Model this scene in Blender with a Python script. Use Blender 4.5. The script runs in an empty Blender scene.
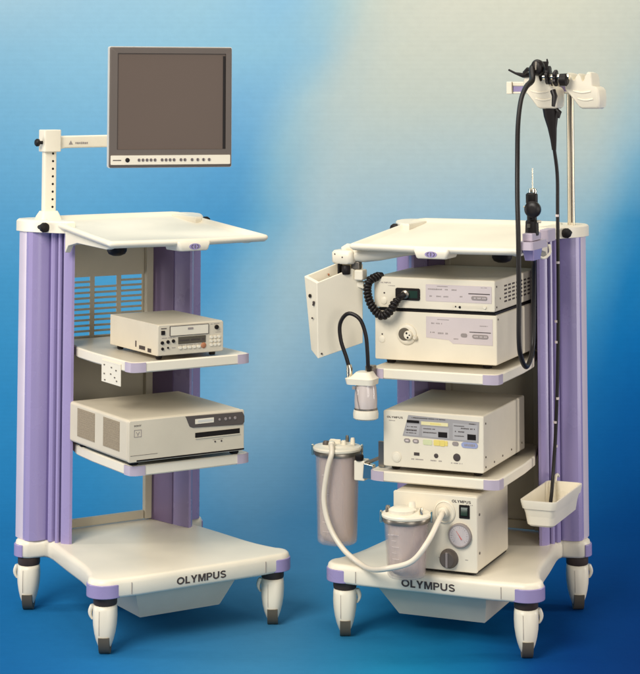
import bpy, bmesh, math, random
from math import sin, cos, pi, radians
from mathutils import Vector, Matrix

random.seed(4)
scene = bpy.context.scene
COL = scene.collection

# ------------------------------------------------------------------ camera
cam_d = bpy.data.cameras.new("camera")
cam = bpy.data.objects.new("camera", cam_d)
COL.objects.link(cam)
cam.location = (0, 0, 1.7554)
cam.rotation_euler = (pi / 2 + 0.0831, 0, 0)
cam_d.sensor_fit = 'HORIZONTAL'
cam_d.sensor_width = 36
cam_d.lens = 36 * 1834.96 / 640
cam_d.shift_x = -(325.87 - 320) / 640
cam_d.shift_y = -(337 + 52.43) / 640
cam_d.clip_end = 100
scene.camera = cam

# ------------------------------------------------------------------ world, lamps, exposure
world = bpy.data.worlds.new("World")
scene.world = world
world.use_nodes = True
bg = world.node_tree.nodes["Background"]
bg.inputs[0].default_value = (1.0, 0.97, 0.93, 1)
bg.inputs[1].default_value = 0.24

def softbox(name, loc, target, size, power, color):
    d = bpy.data.lights.new(name, 'AREA')
    d.shape = 'RECTANGLE'
    d.size, d.size_y = size
    d.energy = power
    d.color = color
    o = bpy.data.objects.new(name, d)
    COL.objects.link(o)
    o.location = loc
    o.rotation_euler = (Vector(target) - Vector(loc)).to_track_quat('-Z', 'Y').to_euler()
    return o

softbox("key_softbox", (-2.6, 1.6, 4.6), (0, 6.6, 0.8), (2.8, 2.8), 455, (1.0, 0.95, 0.87))
softbox("fill_softbox", (2.6, 0.2, 1.7), (0, 6.8, 0.7), (2.6, 2.6), 120, (1.0, 0.96, 0.90))
softbox("left_strip", (-3.6, 6.3, 1.2), (0, 6.3, 0.9), (0.4, 2.2), 48, (1.0, 0.95, 0.9))
softbox("right_strip", (3.6, 6.2, 1.2), (0, 6.3, 0.9), (0.4, 2.2), 48, (1.0, 0.95, 0.9))
softbox("top_softbox", (0, 6.4, 5.0), (0, 6.6, 0), (4.5, 2.0), 120, (1.0, 0.95, 0.87))

scene.view_settings.view_transform = 'Standard'
scene.view_settings.look = 'None'
scene.view_settings.exposure = -0.14
scene.view_settings.gamma = 1.0

# ------------------------------------------------------------------ materials
def new_mat(name):
    m = bpy.data.materials.new(name)
    m.use_nodes = True
    nt = m.node_tree
    return m, nt, nt.nodes["Principled BSDF"]

def mat(name, color, rough=0.5, metal=0.0, var=0.04, scale=9.0, bump=0.0, bscale=400.0, spec=0.4, trans=0.0, alpha=1.0, coat=0.0):
    """painted / moulded surface: faint large-scale tone variation, fine grain bump, uneven gloss"""
    m, nt, p = new_mat(name)
    N, L = nt.nodes, nt.links
    tc = N.new("ShaderNodeTexCoord")
    n = N.new("ShaderNodeTexNoise")
    n.inputs["Scale"].default_value = scale
    n.inputs["Detail"].default_value = 5
    L.new(tc.outputs["Object"], n.inputs["Vector"])
    mr = N.new("ShaderNodeMapRange")
    mr.inputs["From Min"].default_value = 0.3
    mr.inputs["From Max"].default_value = 0.7
    mr.inputs["To Min"].default_value = 1 - var
    mr.inputs["To Max"].default_value = 1 + var
    L.new(n.outputs["Fac"], mr.inputs["Value"])
    mx = N.new("ShaderNodeVectorMath")
    mx.operation = 'SCALE'
    mx.inputs[0].default_value = color
    L.new(mr.outputs["Result"], mx.inputs["Scale"])
    L.new(mx.outputs["Vector"], p.inputs["Base Color"])
    r = N.new("ShaderNodeMapRange")
    r.inputs["To Min"].default_value = max(0.02, rough - 0.03)
    r.inputs["To Max"].default_value = rough + 0.03
    L.new(n.outputs["Fac"], r.inputs["Value"])
    L.new(r.outputs["Result"], p.inputs["Roughness"])
    p.inputs["Metallic"].default_value = metal
    p.inputs["Specular IOR Level"].default_value = spec
    p.inputs["Transmission Weight"].default_value = trans
    p.inputs["Alpha"].default_value = alpha
    p.inputs["Coat Weight"].default_value = coat
    if bump:
        n2 = N.new("ShaderNodeTexNoise")
        n2.inputs["Scale"].default_value = bscale
        L.new(tc.outputs["Object"], n2.inputs["Vector"])
        b = N.new("ShaderNodeBump")
        b.inputs["Strength"].default_value = bump
        b.inputs["Distance"].default_value = 0.001
        L.new(n2.outputs["Fac"], b.inputs["Height"])
        L.new(b.outputs["Normal"], p.inputs["Normal"])
    return m

M = {
    'cream': mat('cream_enamel', (0.78, 0.71, 0.563), 0.36, var=0.055, scale=4.5, bump=0.2),
    'case': mat('device_case_enamel', (0.68, 0.61, 0.475), 0.48, bump=0.25),
    'case2': mat('grey_beige_case', (0.61, 0.54, 0.41), 0.5, bump=0.25),
    'front': mat('device_front_plastic', (0.73, 0.66, 0.52), 0.45, bump=0.12),
    'panelgrey': mat('back_panel_enamel', (0.50, 0.45, 0.34), 0.6, bump=0.2),
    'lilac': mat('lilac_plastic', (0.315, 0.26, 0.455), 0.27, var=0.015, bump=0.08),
    'lilac_pale': mat('pale_lilac_plastic', (0.46, 0.39, 0.46), 0.45, var=0.03),
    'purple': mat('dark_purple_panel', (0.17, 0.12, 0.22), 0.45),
    'black': mat('black_plastic', (0.011, 0.008, 0.007), 0.5, spec=0.22),
    'rubber': mat('black_rubber', (0.012, 0.009, 0.008), 0.4, spec=0.3),
    'collar': mat('dark_brown_collar', (0.045, 0.03, 0.022), 0.5),
    'tread': mat('grey_wheel_tread', (0.11, 0.092, 0.065), 0.6),
    'chrome': mat('brushed_steel', (0.72, 0.66, 0.52), 0.22, metal=1.0),
    'groove': mat('groove_shade', (0.15, 0.11, 0.26), 0.45),  # shade of the column grooves, held in the colour
    'pole': mat('pole_steel', (0.66, 0.57, 0.42), 0.36, metal=0.75),
    'lilac_highlight': mat('pale_lilac_highlight', (0.55, 0.48, 0.55), 0.35),  # column edge highlight, held in the colour
    'steel_dark': mat('dark_steel', (0.25, 0.22, 0.18), 0.35, metal=0.8),
    'bezel': mat('monitor_bezel', (0.105, 0.083, 0.068), 0.5),
    'bezel_edge': mat('monitor_shell', (0.62, 0.60, 0.54), 0.4),
    'screen': mat('monitor_screen', (0.108, 0.078, 0.061), 0.32, var=0.04, scale=3, spec=0.12),
    'ink': mat('dark_print', (0.06, 0.045, 0.04), 0.6),
    'inkgrey': mat('grey_print', (0.28, 0.24, 0.22), 0.6),
    'pink': mat('pale_lilac_label', (0.58, 0.50, 0.48), 0.5),
    'lcd': mat('lcd_window', (0.10, 0.085, 0.06), 0.25),
    'greypanel': mat('grey_label_panel', (0.33, 0.31, 0.30), 0.5),
    'dkpanel': mat('dark_grey_panel', (0.09, 0.075, 0.065), 0.4),
    'yellow': mat('yellow_key', (0.75, 0.60, 0.16), 0.5),
    'blue': mat('blue_grey_key', (0.30, 0.33, 0.50), 0.5),
    'redbrown': mat('red_button', (0.42, 0.17, 0.08), 0.5),
    'green': mat('green_switch', (0.012, 0.034, 0.022), 0.3),
    'red': mat('red_needle', (0.55, 0.10, 0.08), 0.5),
    'dialface': mat('gauge_face', (0.62, 0.53, 0.50), 0.4),
    'vent': mat('vent_mesh_brown', (0.30, 0.24, 0.16), 0.8, var=0.25, scale=260),
    'hose': mat('milky_hose', (0.72, 0.64, 0.51), 0.3),
    'tint': mat('amber_plastic_cup', (0.74, 0.62, 0.54), 0.3),
    'screw': mat('screw_head', (0.20, 0.17, 0.13), 0.4, metal=0.6),
}

def glass_mat(name, color, density_alpha):
    """thin smoked plastic wall: part see-through, part tinted gloss"""
    m, nt, p = new_mat(name)
    N, L = nt.nodes, nt.links
    p.inputs["Base Color"].default_value = (*color, 1)
    p.inputs["Roughness"].default_value = 0.07
    tc = N.new("ShaderNodeTexCoord")
    mp = N.new("ShaderNodeMapping")
    mp.inputs["Scale"].default_value = (22, 22, 2)
    n = N.new("ShaderNodeTexNoise")
    n.inputs["Scale"].default_value = 1.0
    L.new(tc.outputs["Object"], mp.inputs["Vector"])
    L.new(mp.outputs["Vector"], n.inputs["Vector"])
    mr = N.new("ShaderNodeMapRange")
    mr.inputs["From Min"].default_value = 0.35
    mr.inputs["From Max"].default_value = 0.65
    mr.inputs["To Min"].default_value = density_alpha - 0.14
    mr.inputs["To Max"].default_value = density_alpha + 0.14
    L.new(n.outputs["Fac"], mr.inputs["Value"])
    L.new(mr.outputs["Result"], p.inputs["Alpha"])
    return m
M['jar'] = glass_mat('smoked_jar_wall', (0.62, 0.50, 0.45), 0.30)
M['tint'] = glass_mat('translucent_liner', (0.84, 0.73, 0.65), 0.72)
M['bottle'] = glass_mat('clear_bottle_wall', (0.74, 0.64, 0.58), 0.66)
M['gaugeglass'] = glass_mat('gauge_glass', (0.7, 0.66, 0.64), 0.25)

# ------------------------------------------------------------------ backdrop: a printed paper sweep
# (colours of the print, row by row up the sheet; each row runs left to right)
PRINT_ROWS = [
    (5.8, [[0.01,0.114,0.305],[0.01,0.114,0.305],[0.01,0.114,0.305],[0.01,0.114,0.305],[0.01,0.114,0.305],[0.01,0.114,0.305],[0.01,0.114,0.305],[0.01,0.114,0.305],[0.01,0.114,0.305],[0.01,0.114,0.305],[0.01,0.114,0.305],[0.011,0.121,0.316],[0.014,0.138,0.346],[0.017,0.157,0.376],[0.023,0.17,0.376],[0.03,0.184,0.376],[0.038,0.198,0.376],[0.039,0.202,0.371],[0.032,0.195,0.362],[0.022,0.2,0.368],[0.013,0.204,0.376],[0.009,0.17,0.346],[0.006,0.12,0.295],[0.004,0.06,0.219],[0.003,0.043,0.184],[0.003,0.036,0.162],[0.003,0.032,0.15],[0.003,0.032,0.15],[0.003,0.032,0.15],[0.003,0.032,0.15]]),
    (6.158, [[0.011,0.129,0.33],[0.011,0.129,0.33],[0.011,0.129,0.33],[0.011,0.129,0.33],[0.011,0.129,0.33],[0.011,0.129,0.33],[0.011,0.129,0.33],[0.011,0.129,0.33],[0.011,0.129,0.33],[0.011,0.129,0.33],[0.011,0.129,0.33],[0.013,0.142,0.349],[0.017,0.158,0.37],[0.022,0.175,0.387],[0.029,0.187,0.387],[0.037,0.198,0.385],[0.046,0.209,0.384],[0.05,0.216,0.386],[0.036,0.203,0.378],[0.025,0.198,0.375],[0.017,0.196,0.377],[0.011,0.177,0.359],[0.007,0.139,0.32],[0.005,0.088,0.259],[0.003,0.052,0.207],[0.003,0.044,0.185],[0.003,0.037,0.167],[0.003,0.037,0.166],[0.003,0.037,0.166],[0.003,0.037,0.166]]),
    (6.638, [[0.012,0.141,0.352],[0.012,0.141,0.352],[0.012,0.141,0.352],[0.012,0.141,0.352],[0.012,0.141,0.352],[0.012,0.141,0.352],[0.012,0.141,0.352],[0.012,0.141,0.352],[0.012,0.141,0.352],[0.012,0.141,0.352],[0.013,0.151,0.364],[0.017,0.17,0.389],[0.022,0.184,0.395],[0.028,0.198,0.4],[0.036,0.209,0.4],[0.047,0.216,0.396],[0.058,0.224,0.392],[0.062,0.231,0.398],[0.049,0.222,0.398],[0.029,0.202,0.389],[0.021,0.193,0.384],[0.015,0.184,0.378],[0.009,0.15,0.341],[0.005,0.112,0.292],[0.004,0.077,0.246],[0.004,0.056,0.213],[0.003,0.047,0.192],[0.003,0.041,0.178],[0.003,0.041,0.178],[0.003,0.041,0.178]]),
    (7.204, [[0.014,0.155,0.368],[0.014,0.155,0.368],[0.014,0.155,0.368],[0.014,0.155,0.368],[0.014,0.155,0.368],[0.014,0.155,0.368],[0.014,0.155,0.368],[0.014,0.155,0.368],[0.014,0.155,0.368],[0.015,0.156,0.369],[0.017,0.168,0.382],[0.021,0.182,0.396],[0.03,0.199,0.407],[0.042,0.218,0.419],[0.056,0.236,0.428],[0.069,0.248,0.43],[0.081,0.257,0.43],[0.068,0.243,0.424],[0.062,0.238,0.418],[0.039,0.216,0.403],[0.029,0.202,0.391],[0.021,0.189,0.381],[0.015,0.176,0.371],[0.009,0.144,0.336],[0.006,0.113,0.301],[0.004,0.084,0.266],[0.004,0.066,0.239],[0.003,0.057,0.22],[0.003,0.055,0.215],[0.003,0.055,0.215]]),
    (7.802, [[0.016,0.166,0.384],[0.016,0.166,0.384],[0.016,0.166,0.384],[0.016,0.166,0.384],[0.016,0.166,0.384],[0.016,0.166,0.384],[0.016,0.166,0.384],[0.016,0.166,0.384],[0.016,0.167,0.384],[0.019,0.173,0.387],[0.022,0.182,0.394],[0.026,0.194,0.403],[0.04,0.215,0.42],[0.057,0.239,0.437],[0.078,0.263,0.455],[0.097,0.281,0.465],[0.111,0.294,0.469],[0.087,0.27,0.458],[0.068,0.25,0.442],[0.053,0.234,0.424],[0.039,0.218,0.405],[0.03,0.201,0.39],[0.022,0.184,0.376],[0.015,0.167,0.361],[0.01,0.143,0.339],[0.007,0.118,0.315],[0.005,0.095,0.291],[0.004,0.079,0.269],[0.003,0.067,0.249],[0.003,0.067,0.248]]),
    (8.264, [[0.021,0.19,0.412],[0.021,0.19,0.412],[0.021,0.19,0.412],[0.021,0.19,0.412],[0.021,0.19,0.412],[0.021,0.19,0.412],[0.021,0.19,0.412],[0.021,0.19,0.412],[0.022,0.193,0.414],[0.025,0.2,0.417],[0.029,0.209,0.422],[0.038,0.224,0.432],[0.056,0.248,0.451],[0.08,0.275,0.472],[0.111,0.305,0.492],[0.155,0.341,0.507],[0.16,0.346,0.509],[0.146,0.335,0.506],[0.097,0.288,0.488],[0.076,0.265,0.466],[0.061,0.245,0.442],[0.048,0.227,0.419],[0.037,0.207,0.398],[0.028,0.187,0.379],[0.02,0.169,0.363],[0.013,0.149,0.348],[0.009,0.128,0.332],[0.006,0.109,0.314],[0.004,0.092,0.295],[0.004,0.086,0.285]]),
    (8.606, [[0.026,0.212,0.44],[0.026,0.212,0.44],[0.026,0.212,0.44],[0.026,0.212,0.44],[0.026,0.212,0.44],[0.026,0.212,0.44],[0.026,0.212,0.44],[0.028,0.217,0.443],[0.032,0.226,0.447],[0.035,0.235,0.452],[0.041,0.246,0.46],[0.063,0.274,0.481],[0.09,0.303,0.503],[0.123,0.334,0.526],[0.166,0.369,0.546],[0.238,0.419,0.55],[0.241,0.419,0.547],[0.191,0.38,0.536],[0.133,0.33,0.522],[0.098,0.293,0.501],[0.08,0.268,0.473],[0.065,0.245,0.446],[0.051,0.223,0.42],[0.039,0.202,0.394],[0.029,0.182,0.373],[0.02,0.162,0.36],[0.013,0.143,0.348],[0.008,0.125,0.335],[0.005,0.107,0.316],[0.004,0.098,0.305]]),
    (8.906, [[0.039,0.248,0.475],[0.039,0.248,0.475],[0.039,0.248,0.475],[0.039,0.248,0.475],[0.039,0.248,0.475],[0.039,0.248,0.475],[0.041,0.251,0.477],[0.044,0.258,0.482],[0.048,0.266,0.487],[0.053,0.272,0.49],[0.061,0.28,0.494],[0.075,0.292,0.503],[0.092,0.306,0.511],[0.153,0.365,0.54],[0.221,0.419,0.557],[0.296,0.467,0.559],[0.277,0.45,0.555],[0.232,0.417,0.548],[0.184,0.381,0.539],[0.148,0.35,0.528],[0.129,0.332,0.511],[0.112,0.314,0.495],[0.096,0.297,0.478],[0.081,0.28,0.463],[0.068,0.264,0.448],[0.056,0.248,0.437],[0.034,0.212,0.416],[0.011,0.157,0.383],[0.006,0.137,0.368],[0.006,0.137,0.368]]),
    (9.192, [[0.06,0.289,0.514],[0.06,0.289,0.514],[0.06,0.289,0.514],[0.06,0.289,0.514],[0.06,0.289,0.514],[0.061,0.292,0.516],[0.065,0.299,0.521],[0.067,0.303,0.525],[0.068,0.306,0.527],[0.072,0.306,0.527],[0.076,0.306,0.526],[0.081,0.305,0.524],[0.089,0.308,0.524],[0.168,0.388,0.553],[0.26,0.457,0.569],[0.344,0.507,0.571],[0.32,0.487,0.569],[0.286,0.463,0.566],[0.252,0.441,0.563],[0.221,0.419,0.559],[0.202,0.407,0.551],[0.186,0.395,0.543],[0.171,0.385,0.534],[0.157,0.374,0.524],[0.144,0.363,0.515],[0.118,0.343,0.505],[0.073,0.297,0.485],[0.02,0.201,0.432],[0.014,0.185,0.423],[0.014,0.185,0.423]]),
    (9.474, [[0.103,0.347,0.562],[0.103,0.347,0.562],[0.103,0.347,0.562],[0.103,0.347,0.562],[0.104,0.349,0.565],[0.106,0.353,0.57],[0.109,0.359,0.577],[0.103,0.352,0.574],[0.096,0.343,0.57],[0.09,0.333,0.565],[0.084,0.323,0.559],[0.078,0.313,0.554],[0.083,0.316,0.552],[0.153,0.394,0.569],[0.258,0.469,0.582],[0.378,0.535,0.591],[0.369,0.529,0.594],[0.356,0.521,0.597],[0.342,0.514,0.598],[0.329,0.505,0.597],[0.319,0.498,0.596],[0.312,0.492,0.591],[0.31,0.489,0.58],[0.307,0.486,0.569],[0.305,0.483,0.558],[0.243,0.445,0.545],[0.099,0.332,0.515],[0.04,0.251,0.474],[0.04,0.251,0.474],[0.04,0.251,0.474]]),
    (9.758, [[0.15,0.396,0.589],[0.15,0.396,0.589],[0.15,0.396,0.589],[0.15,0.397,0.589],[0.154,0.402,0.594],[0.156,0.406,0.6],[0.156,0.405,0.603],[0.149,0.396,0.601],[0.14,0.385,0.598],[0.132,0.374,0.594],[0.124,0.364,0.591],[0.116,0.354,0.587],[0.147,0.382,0.58],[0.243,0.462,0.578],[0.344,0.513,0.566],[0.437,0.557,0.564],[0.442,0.558,0.561],[0.445,0.559,0.56],[0.442,0.558,0.562],[0.439,0.556,0.562],[0.436,0.554,0.562],[0.437,0.554,0.56],[0.443,0.556,0.555],[0.449,0.559,0.549],[0.455,0.561,0.544],[0.354,0.522,0.569],[0.209,0.436,0.569],[0.204,0.432,0.568],[0.204,0.432,0.568],[0.204,0.432,0.568]]),
    (10.042, [[0.2,0.44,0.603],[0.2,0.44,0.603],[0.2,0.44,0.603],[0.205,0.446,0.609],[0.211,0.453,0.614],[0.213,0.456,0.617],[0.21,0.452,0.617],[0.207,0.447,0.617],[0.203,0.442,0.617],[0.2,0.438,0.617],[0.197,0.433,0.617],[0.194,0.428,0.617],[0.243,0.464,0.611],[0.357,0.531,0.586],[0.46,0.561,0.542],[0.5,0.575,0.529],[0.526,0.586,0.52],[0.537,0.589,0.515],[0.539,0.59,0.515],[0.54,0.59,0.515],[0.542,0.591,0.515],[0.545,0.592,0.515],[0.55,0.596,0.515],[0.556,0.6,0.515],[0.549,0.597,0.515],[0.442,0.562,0.552],[0.411,0.552,0.565],[0.411,0.552,0.565],[0.411,0.552,0.565],[0.411,0.552,0.565]]),
    (10.28, [[0.253,0.477,0.612],[0.253,0.477,0.612],[0.256,0.482,0.617],[0.26,0.49,0.625],[0.263,0.496,0.631],[0.264,0.497,0.631],[0.265,0.499,0.631],[0.267,0.501,0.631],[0.268,0.503,0.631],[0.266,0.503,0.632],[0.265,0.503,0.634],[0.265,0.501,0.634],[0.273,0.499,0.627],[0.342,0.522,0.589],[0.482,0.567,0.531],[0.538,0.591,0.521],[0.581,0.612,0.516],[0.592,0.617,0.517],[0.598,0.62,0.517],[0.603,0.622,0.517],[0.607,0.623,0.517],[0.607,0.624,0.517],[0.605,0.623,0.517],[0.602,0.621,0.517],[0.569,0.605,0.517],[0.537,0.589,0.517],[0.537,0.589,0.517],[0.537,0.589,0.517],[0.537,0.589,0.517],[0.537,0.589,0.517]]),
    (10.52, [[0.342,0.527,0.617],[0.338,0.526,0.619],[0.328,0.523,0.622],[0.318,0.519,0.626],[0.308,0.516,0.63],[0.307,0.517,0.631],[0.309,0.521,0.631],[0.312,0.524,0.631],[0.313,0.527,0.631],[0.298,0.518,0.64],[0.283,0.51,0.65],[0.275,0.505,0.654],[0.326,0.526,0.613],[0.386,0.549,0.574],[0.504,0.588,0.536],[0.589,0.616,0.517],[0.615,0.629,0.522],[0.641,0.643,0.527],[0.647,0.647,0.527],[0.651,0.651,0.527],[0.654,0.654,0.527],[0.658,0.658,0.527],[0.644,0.65,0.527],[0.628,0.641,0.527],[0.612,0.632,0.527],[0.61,0.631,0.527],[0.61,0.631,0.527],[0.61,0.631,0.527],[0.61,0.631,0.527],[0.61,0.631,0.527]]),
]

def print_mat():
    m, nt, p = new_mat("printed_blue_paper")
    N, L = nt.nodes, nt.links
    uv = N.new("ShaderNodeUVMap")
    uv.uv_map = "sheet"
    sep = N.new("ShaderNodeSeparateXYZ")
    L.new(uv.outputs["UV"], sep.inputs[0])
    def math_(op, a, b):
        n = N.new("ShaderNodeMath"); n.operation = op
        for i, q in enumerate((a, b)):
            if hasattr(q, "links"): L.new(q, n.inputs[i])
            else: n.inputs[i].default_value = q
        return n.outputs[0]
    # soft wobble so the streaks of the print are not ruler straight
    nz = N.new("ShaderNodeTexNoise"); nz.inputs["Scale"].default_value = 1.6; nz.inputs["Detail"].default_value = 3
    L.new(uv.outputs["UV"], nz.inputs["Vector"])
    wob = math_('MULTIPLY', math_('SUBTRACT', nz.outputs["Fac"], 0.5), 0.16)
    sh = math_('MULTIPLY', math_('SUBTRACT', math_('MAXIMUM', sep.outputs["Y"], 8.4), 9.8), 0.35)
    x = math_('ADD', math_('SUBTRACT', sep.outputs["X"], sh), wob)
    t = math_('DIVIDE', math_('ADD', x, 1.9 + 0.5 * 3.8 / 29), 3.8 + 3.8 / 29)
    prev = None; ps = None
    for s, stops in PRINT_ROWS:
        cr = N.new("ShaderNodeValToRGB")
        cr.color_ramp.interpolation = 'CARDINAL'
        n = len(stops)
        els = cr.color_ramp.elements
        while len(els) < n: els.new(0.5)
        for i, c in enumerate(stops):
            els[i].position = (i + 0.5) / n
            els[i].color = (*[q * PRINT_GAIN[k] for k, q in enumerate(c)], 1)
        L.new(t, cr.inputs[0])
        if prev is None:
            prev = cr.outputs[0]
        else:
            mr = N.new("ShaderNodeMapRange")
            mr.inputs["From Min"].default_value = ps
            mr.inputs["From Max"].default_value = s
            L.new(sep.outputs["Y"], mr.inputs["Value"])
            mx = N.new("ShaderNodeMix"); mx.data_type = 'RGBA'
            L.new(mr.outputs[0], mx.inputs[0])
            L.new(prev, mx.inputs[6]); L.new(cr.outputs[0], mx.inputs[7])
            prev = mx.outputs[2]
        ps = s
    # paper: mottled ink, fine horizontal printing lines, faint creases
    mo = N.new("ShaderNodeTexNoise"); mo.inputs["Scale"].default_value = 26; mo.inputs["Detail"].default_value = 6
    L.new(uv.outputs["UV"], mo.inputs["Vector"])
    wv = N.new("ShaderNodeTexWave"); wv.bands_direction = 'Y'; wv.inputs["Scale"].default_value = 14
    wv.inputs["Distortion"].default_value = 0.6
    L.new(uv.outputs["UV"], wv.inputs["Vector"])
    k = math_('ADD', math_('MULTIPLY', math_('SUBTRACT', mo.outputs["Fac"], 0.5), 0.10), math_('MULTIPLY', math_('SUBTRACT', wv.outputs["Fac"], 0.5), 0.018))
    vm = N.new("ShaderNodeVectorMath"); vm.operation = 'SCALE'
    L.new(prev, vm.inputs[0]); L.new(math_('ADD', k, 1.0), vm.inputs["Scale"])
    L.new(vm.outputs[0], p.inputs["Base Color"])
    p.inputs["Roughness"].default_value = 0.9
    p.inputs["Specular IOR Level"].default_value = 0.02
    cz = N.new("ShaderNodeTexNoise"); cz.inputs["Scale"].default_value = 3.5; cz.inputs["Detail"].default_value = 8
    cz.inputs["Roughness"].default_value = 0.6
    L.new(uv.outputs["UV"], cz.inputs["Vector"])
    b = N.new("ShaderNodeBump"); b.inputs["Strength"].default_value = 0.25; b.inputs["Distance"].default_value = 0.02
    L.new(cz.outputs["Fac"], b.inputs["Height"]); L.new(b.outputs[0], p.inputs["Normal"])
    return m
PRINT_GAIN = (0.87, 0.885, 0.91)

def build_backdrop():
    R, y0 = 1.2, 7.6
    arc = R * pi / 2
    ss = [0.3 + i * (y0 - 0.3) / 20 for i in range(20)] + [y0 + arc * i / 24 for i in range(25)] + [y0 + arc + i * 0.4 for i in range(1, 14)]
    xs = [-7 + i * 0.5 for i in range(29)]
    bm = bmesh.new()
    uvl = bm.loops.layers.uv.new("sheet")
    grid = []
    for s in ss:
        if s <= y0: P = (s, 0.0)
        elif s <= y0 + arc: P = (y0 + R * sin((s - y0) / R), R - R * cos((s - y0) / R))
        else: P = (y0 + R, R + s - y0 - arc)
        grid.append([(bm.verts.new((x, P[0], P[1])), (x, s)) for x in xs])
    for a, b in zip(grid, grid[1:]):
        for i in range(len(xs) - 1):
            q = (a[i], a[i + 1], b[i + 1], b[i])
            f = bm.faces.new([v[0] for v in q])
            f.smooth = True
            for l, v in zip(f.loops, q): l[uvl].uv = v[1]
    me = bpy.data.meshes.new("backdrop")
    bm.to_mesh(me); bm.free()
    me.materials.append(print_mat())
    o = bpy.data.objects.new("backdrop", me)
    o['kind'] = 'structure'
    COL.objects.link(o)
build_backdrop()

# ------------------------------------------------------------------ building helpers
ORG = {}
def root_of(o):
    while o.parent: o = o.parent
    return o

FRAMES = {'left': ((-0.4425, 6.1816, 0.0), 0.5605), 'right': ((0.3488, 6.0906, 0.0), -0.3957), 'world': ((0, 0, 0), 0.0)}

def thing(name, label, cat, frame, org, group=None, extra_yaw=0.0):
    """an Empty at the thing's base; its parts are modelled in the frame's coordinates"""
    (X, Y, Z), a = FRAMES[frame]
    o = bpy.data.objects.new(name, None)
    o.empty_display_size = 0.05
    COL.objects.link(o)
    o.location = (X + org[0] * cos(a) - org[1] * sin(a), Y + org[0] * sin(a) + org[1] * cos(a), Z + org[2])
    o.rotation_euler = (0, 0, a + extra_yaw)
    o['label'] = label
    o['category'] = cat
    if group: o['group'] = group
    ORG[o.name] = Vector(org)
    return o

def obj(name, bm, m, parent, bevel=0.0, seg=2, smooth=40, label=None):
    if parent is not None:
        bmesh.ops.translate(bm, verts=bm.verts, vec=-ORG[root_of(parent).name])
    bmesh.ops.recalc_face_normals(bm, faces=bm.faces)
    me = bpy.data.meshes.new(name)
    bm.to_mesh(me); bm.free()
    me.polygons.foreach_set("use_smooth", [True] * len(me.polygons))
    me.set_sharp_from_angle(angle=radians(smooth))
    for mm in (m if isinstance(m, (list, tuple)) else [m]): me.materials.append(M[mm] if isinstance(mm, str) else mm)
    o = bpy.data.objects.new(name, me)
    COL.objects.link(o)
    o.parent = parent
    if bevel:
        b = o.modifiers.new("bevel", 'BEVEL')
        b.width = bevel; b.segments = seg; b.limit_method = 'ANGLE'; b.angle_limit = radians(35)
        b.harden_normals = True
    if label: o['label'] = label
    return o

def B(): return bmesh.new()

def bx(bm, x0, x1, y0, y1, z0, z1):
    v = [bm.verts.new((x, y, z)) for z in (z0, z1) for y in (y0, y1) for x in (x0, x1)]
    for f in ((0, 1, 3, 2), (4, 6, 7, 5), (0, 4, 5, 1), (2, 3, 7, 6), (0, 2, 6, 4), (1, 5, 7, 3)):
        bm.faces.new([v[i] for i in f])
    return bm

def box(*a): return bx(B(), *a)

def loft(bm, rings, cap0=True, cap1=True, closed=True):
    R = [[bm.verts.new(p) for p in r] for r in rings]
    n = len(R[0])
    for a, b in zip(R, R[1:]):
        for i in range(n if closed else n - 1):
            j = (i + 1) % n
            bm.faces.new((a[i], a[j], b[j], b[i]))
    if cap0: bm.faces.new(R[0][::-1])
    if cap1: bm.faces.new(R[-1])
    return bm

def prism(bm, poly, z0, z1, fn=None):
    return loft(bm, [[(x, y, z0) for x, y in poly], [(x, y, z1) for x, y in poly]])

def rr(x0, x1, y0, y1, r, n=6):
    """rounded rectangle outline"""
    p = []
    for cx, cy, a0 in ((x1 - r, y1 - r, 0), (x0 + r, y1 - r, 90), (x0 + r, y0 + r, 180), (x1 - r, y0 + r, 270)):
        for i in range(n + 1):
            a = radians(a0 + 90 * i / n)
            p.append((cx + r * cos(a), cy + r * sin(a)))
    return p

def frrect(bm, x0, x1, z0, z1, y, d, r):
    """rounded rectangle plate standing on a front plane y, proud by d towards -y"""
    r = min(r, (x1 - x0) / 2.01, (z1 - z0) / 2.01)
    pts = rr(x0, x1, z0, z1, r)
    return loft(bm, [[(a, y + 0.001, b) for a, b in pts], [(a, y - d, b) for a, b in pts]])

def srect(bm, y0, y1, z0, z1, x, d):
    """plate on a side plane x, proud by d"""
    return bx(bm, min(x, x + d), max(x, x + d), y0, y1, z0, z1)

def spline(pts, n=8):
    P = [Vector(p) for p in pts]
    P = [P[0] * 2 - P[1]] + P + [P[-1] * 2 - P[-2]]
    out = []
    for i in range(1, len(P) - 2):
        a, b, c, d = P[i - 1:i + 3]
        for k in range(n):
            t = k / n
            out.append(0.5 * ((2 * b) + (c - a) * t + (2 * a - 5 * b + 4 * c - d) * t * t + (3 * b - a - 3 * c + d) * t ** 3))
    out.append(P[-2].copy())
    return out

def tube(bm, pts, r, seg=12, rf=None):
    """swept round section; r a number or list"""
    pts = [Vector(p) for p in pts]
    rings = []
    t0 = (pts[1] - pts[0]).normalized()
    u = t0.orthogonal().normalized()
    for i, p in enumerate(pts):
        t = (pts[min(i + 1, len(pts) - 1)] - pts[max(i - 1, 0)]).normalized()
        u = (u - t * u.dot(t)).normalized()
        v = t.cross(u)
        rad = r[i] if isinstance(r, (list, tuple)) else r
        rings.append([p + (u * cos(2 * pi * k / seg) + v * sin(2 * pi * k / seg)) * rad for k in range(seg)])
    return loft(bm, rings)

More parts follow.
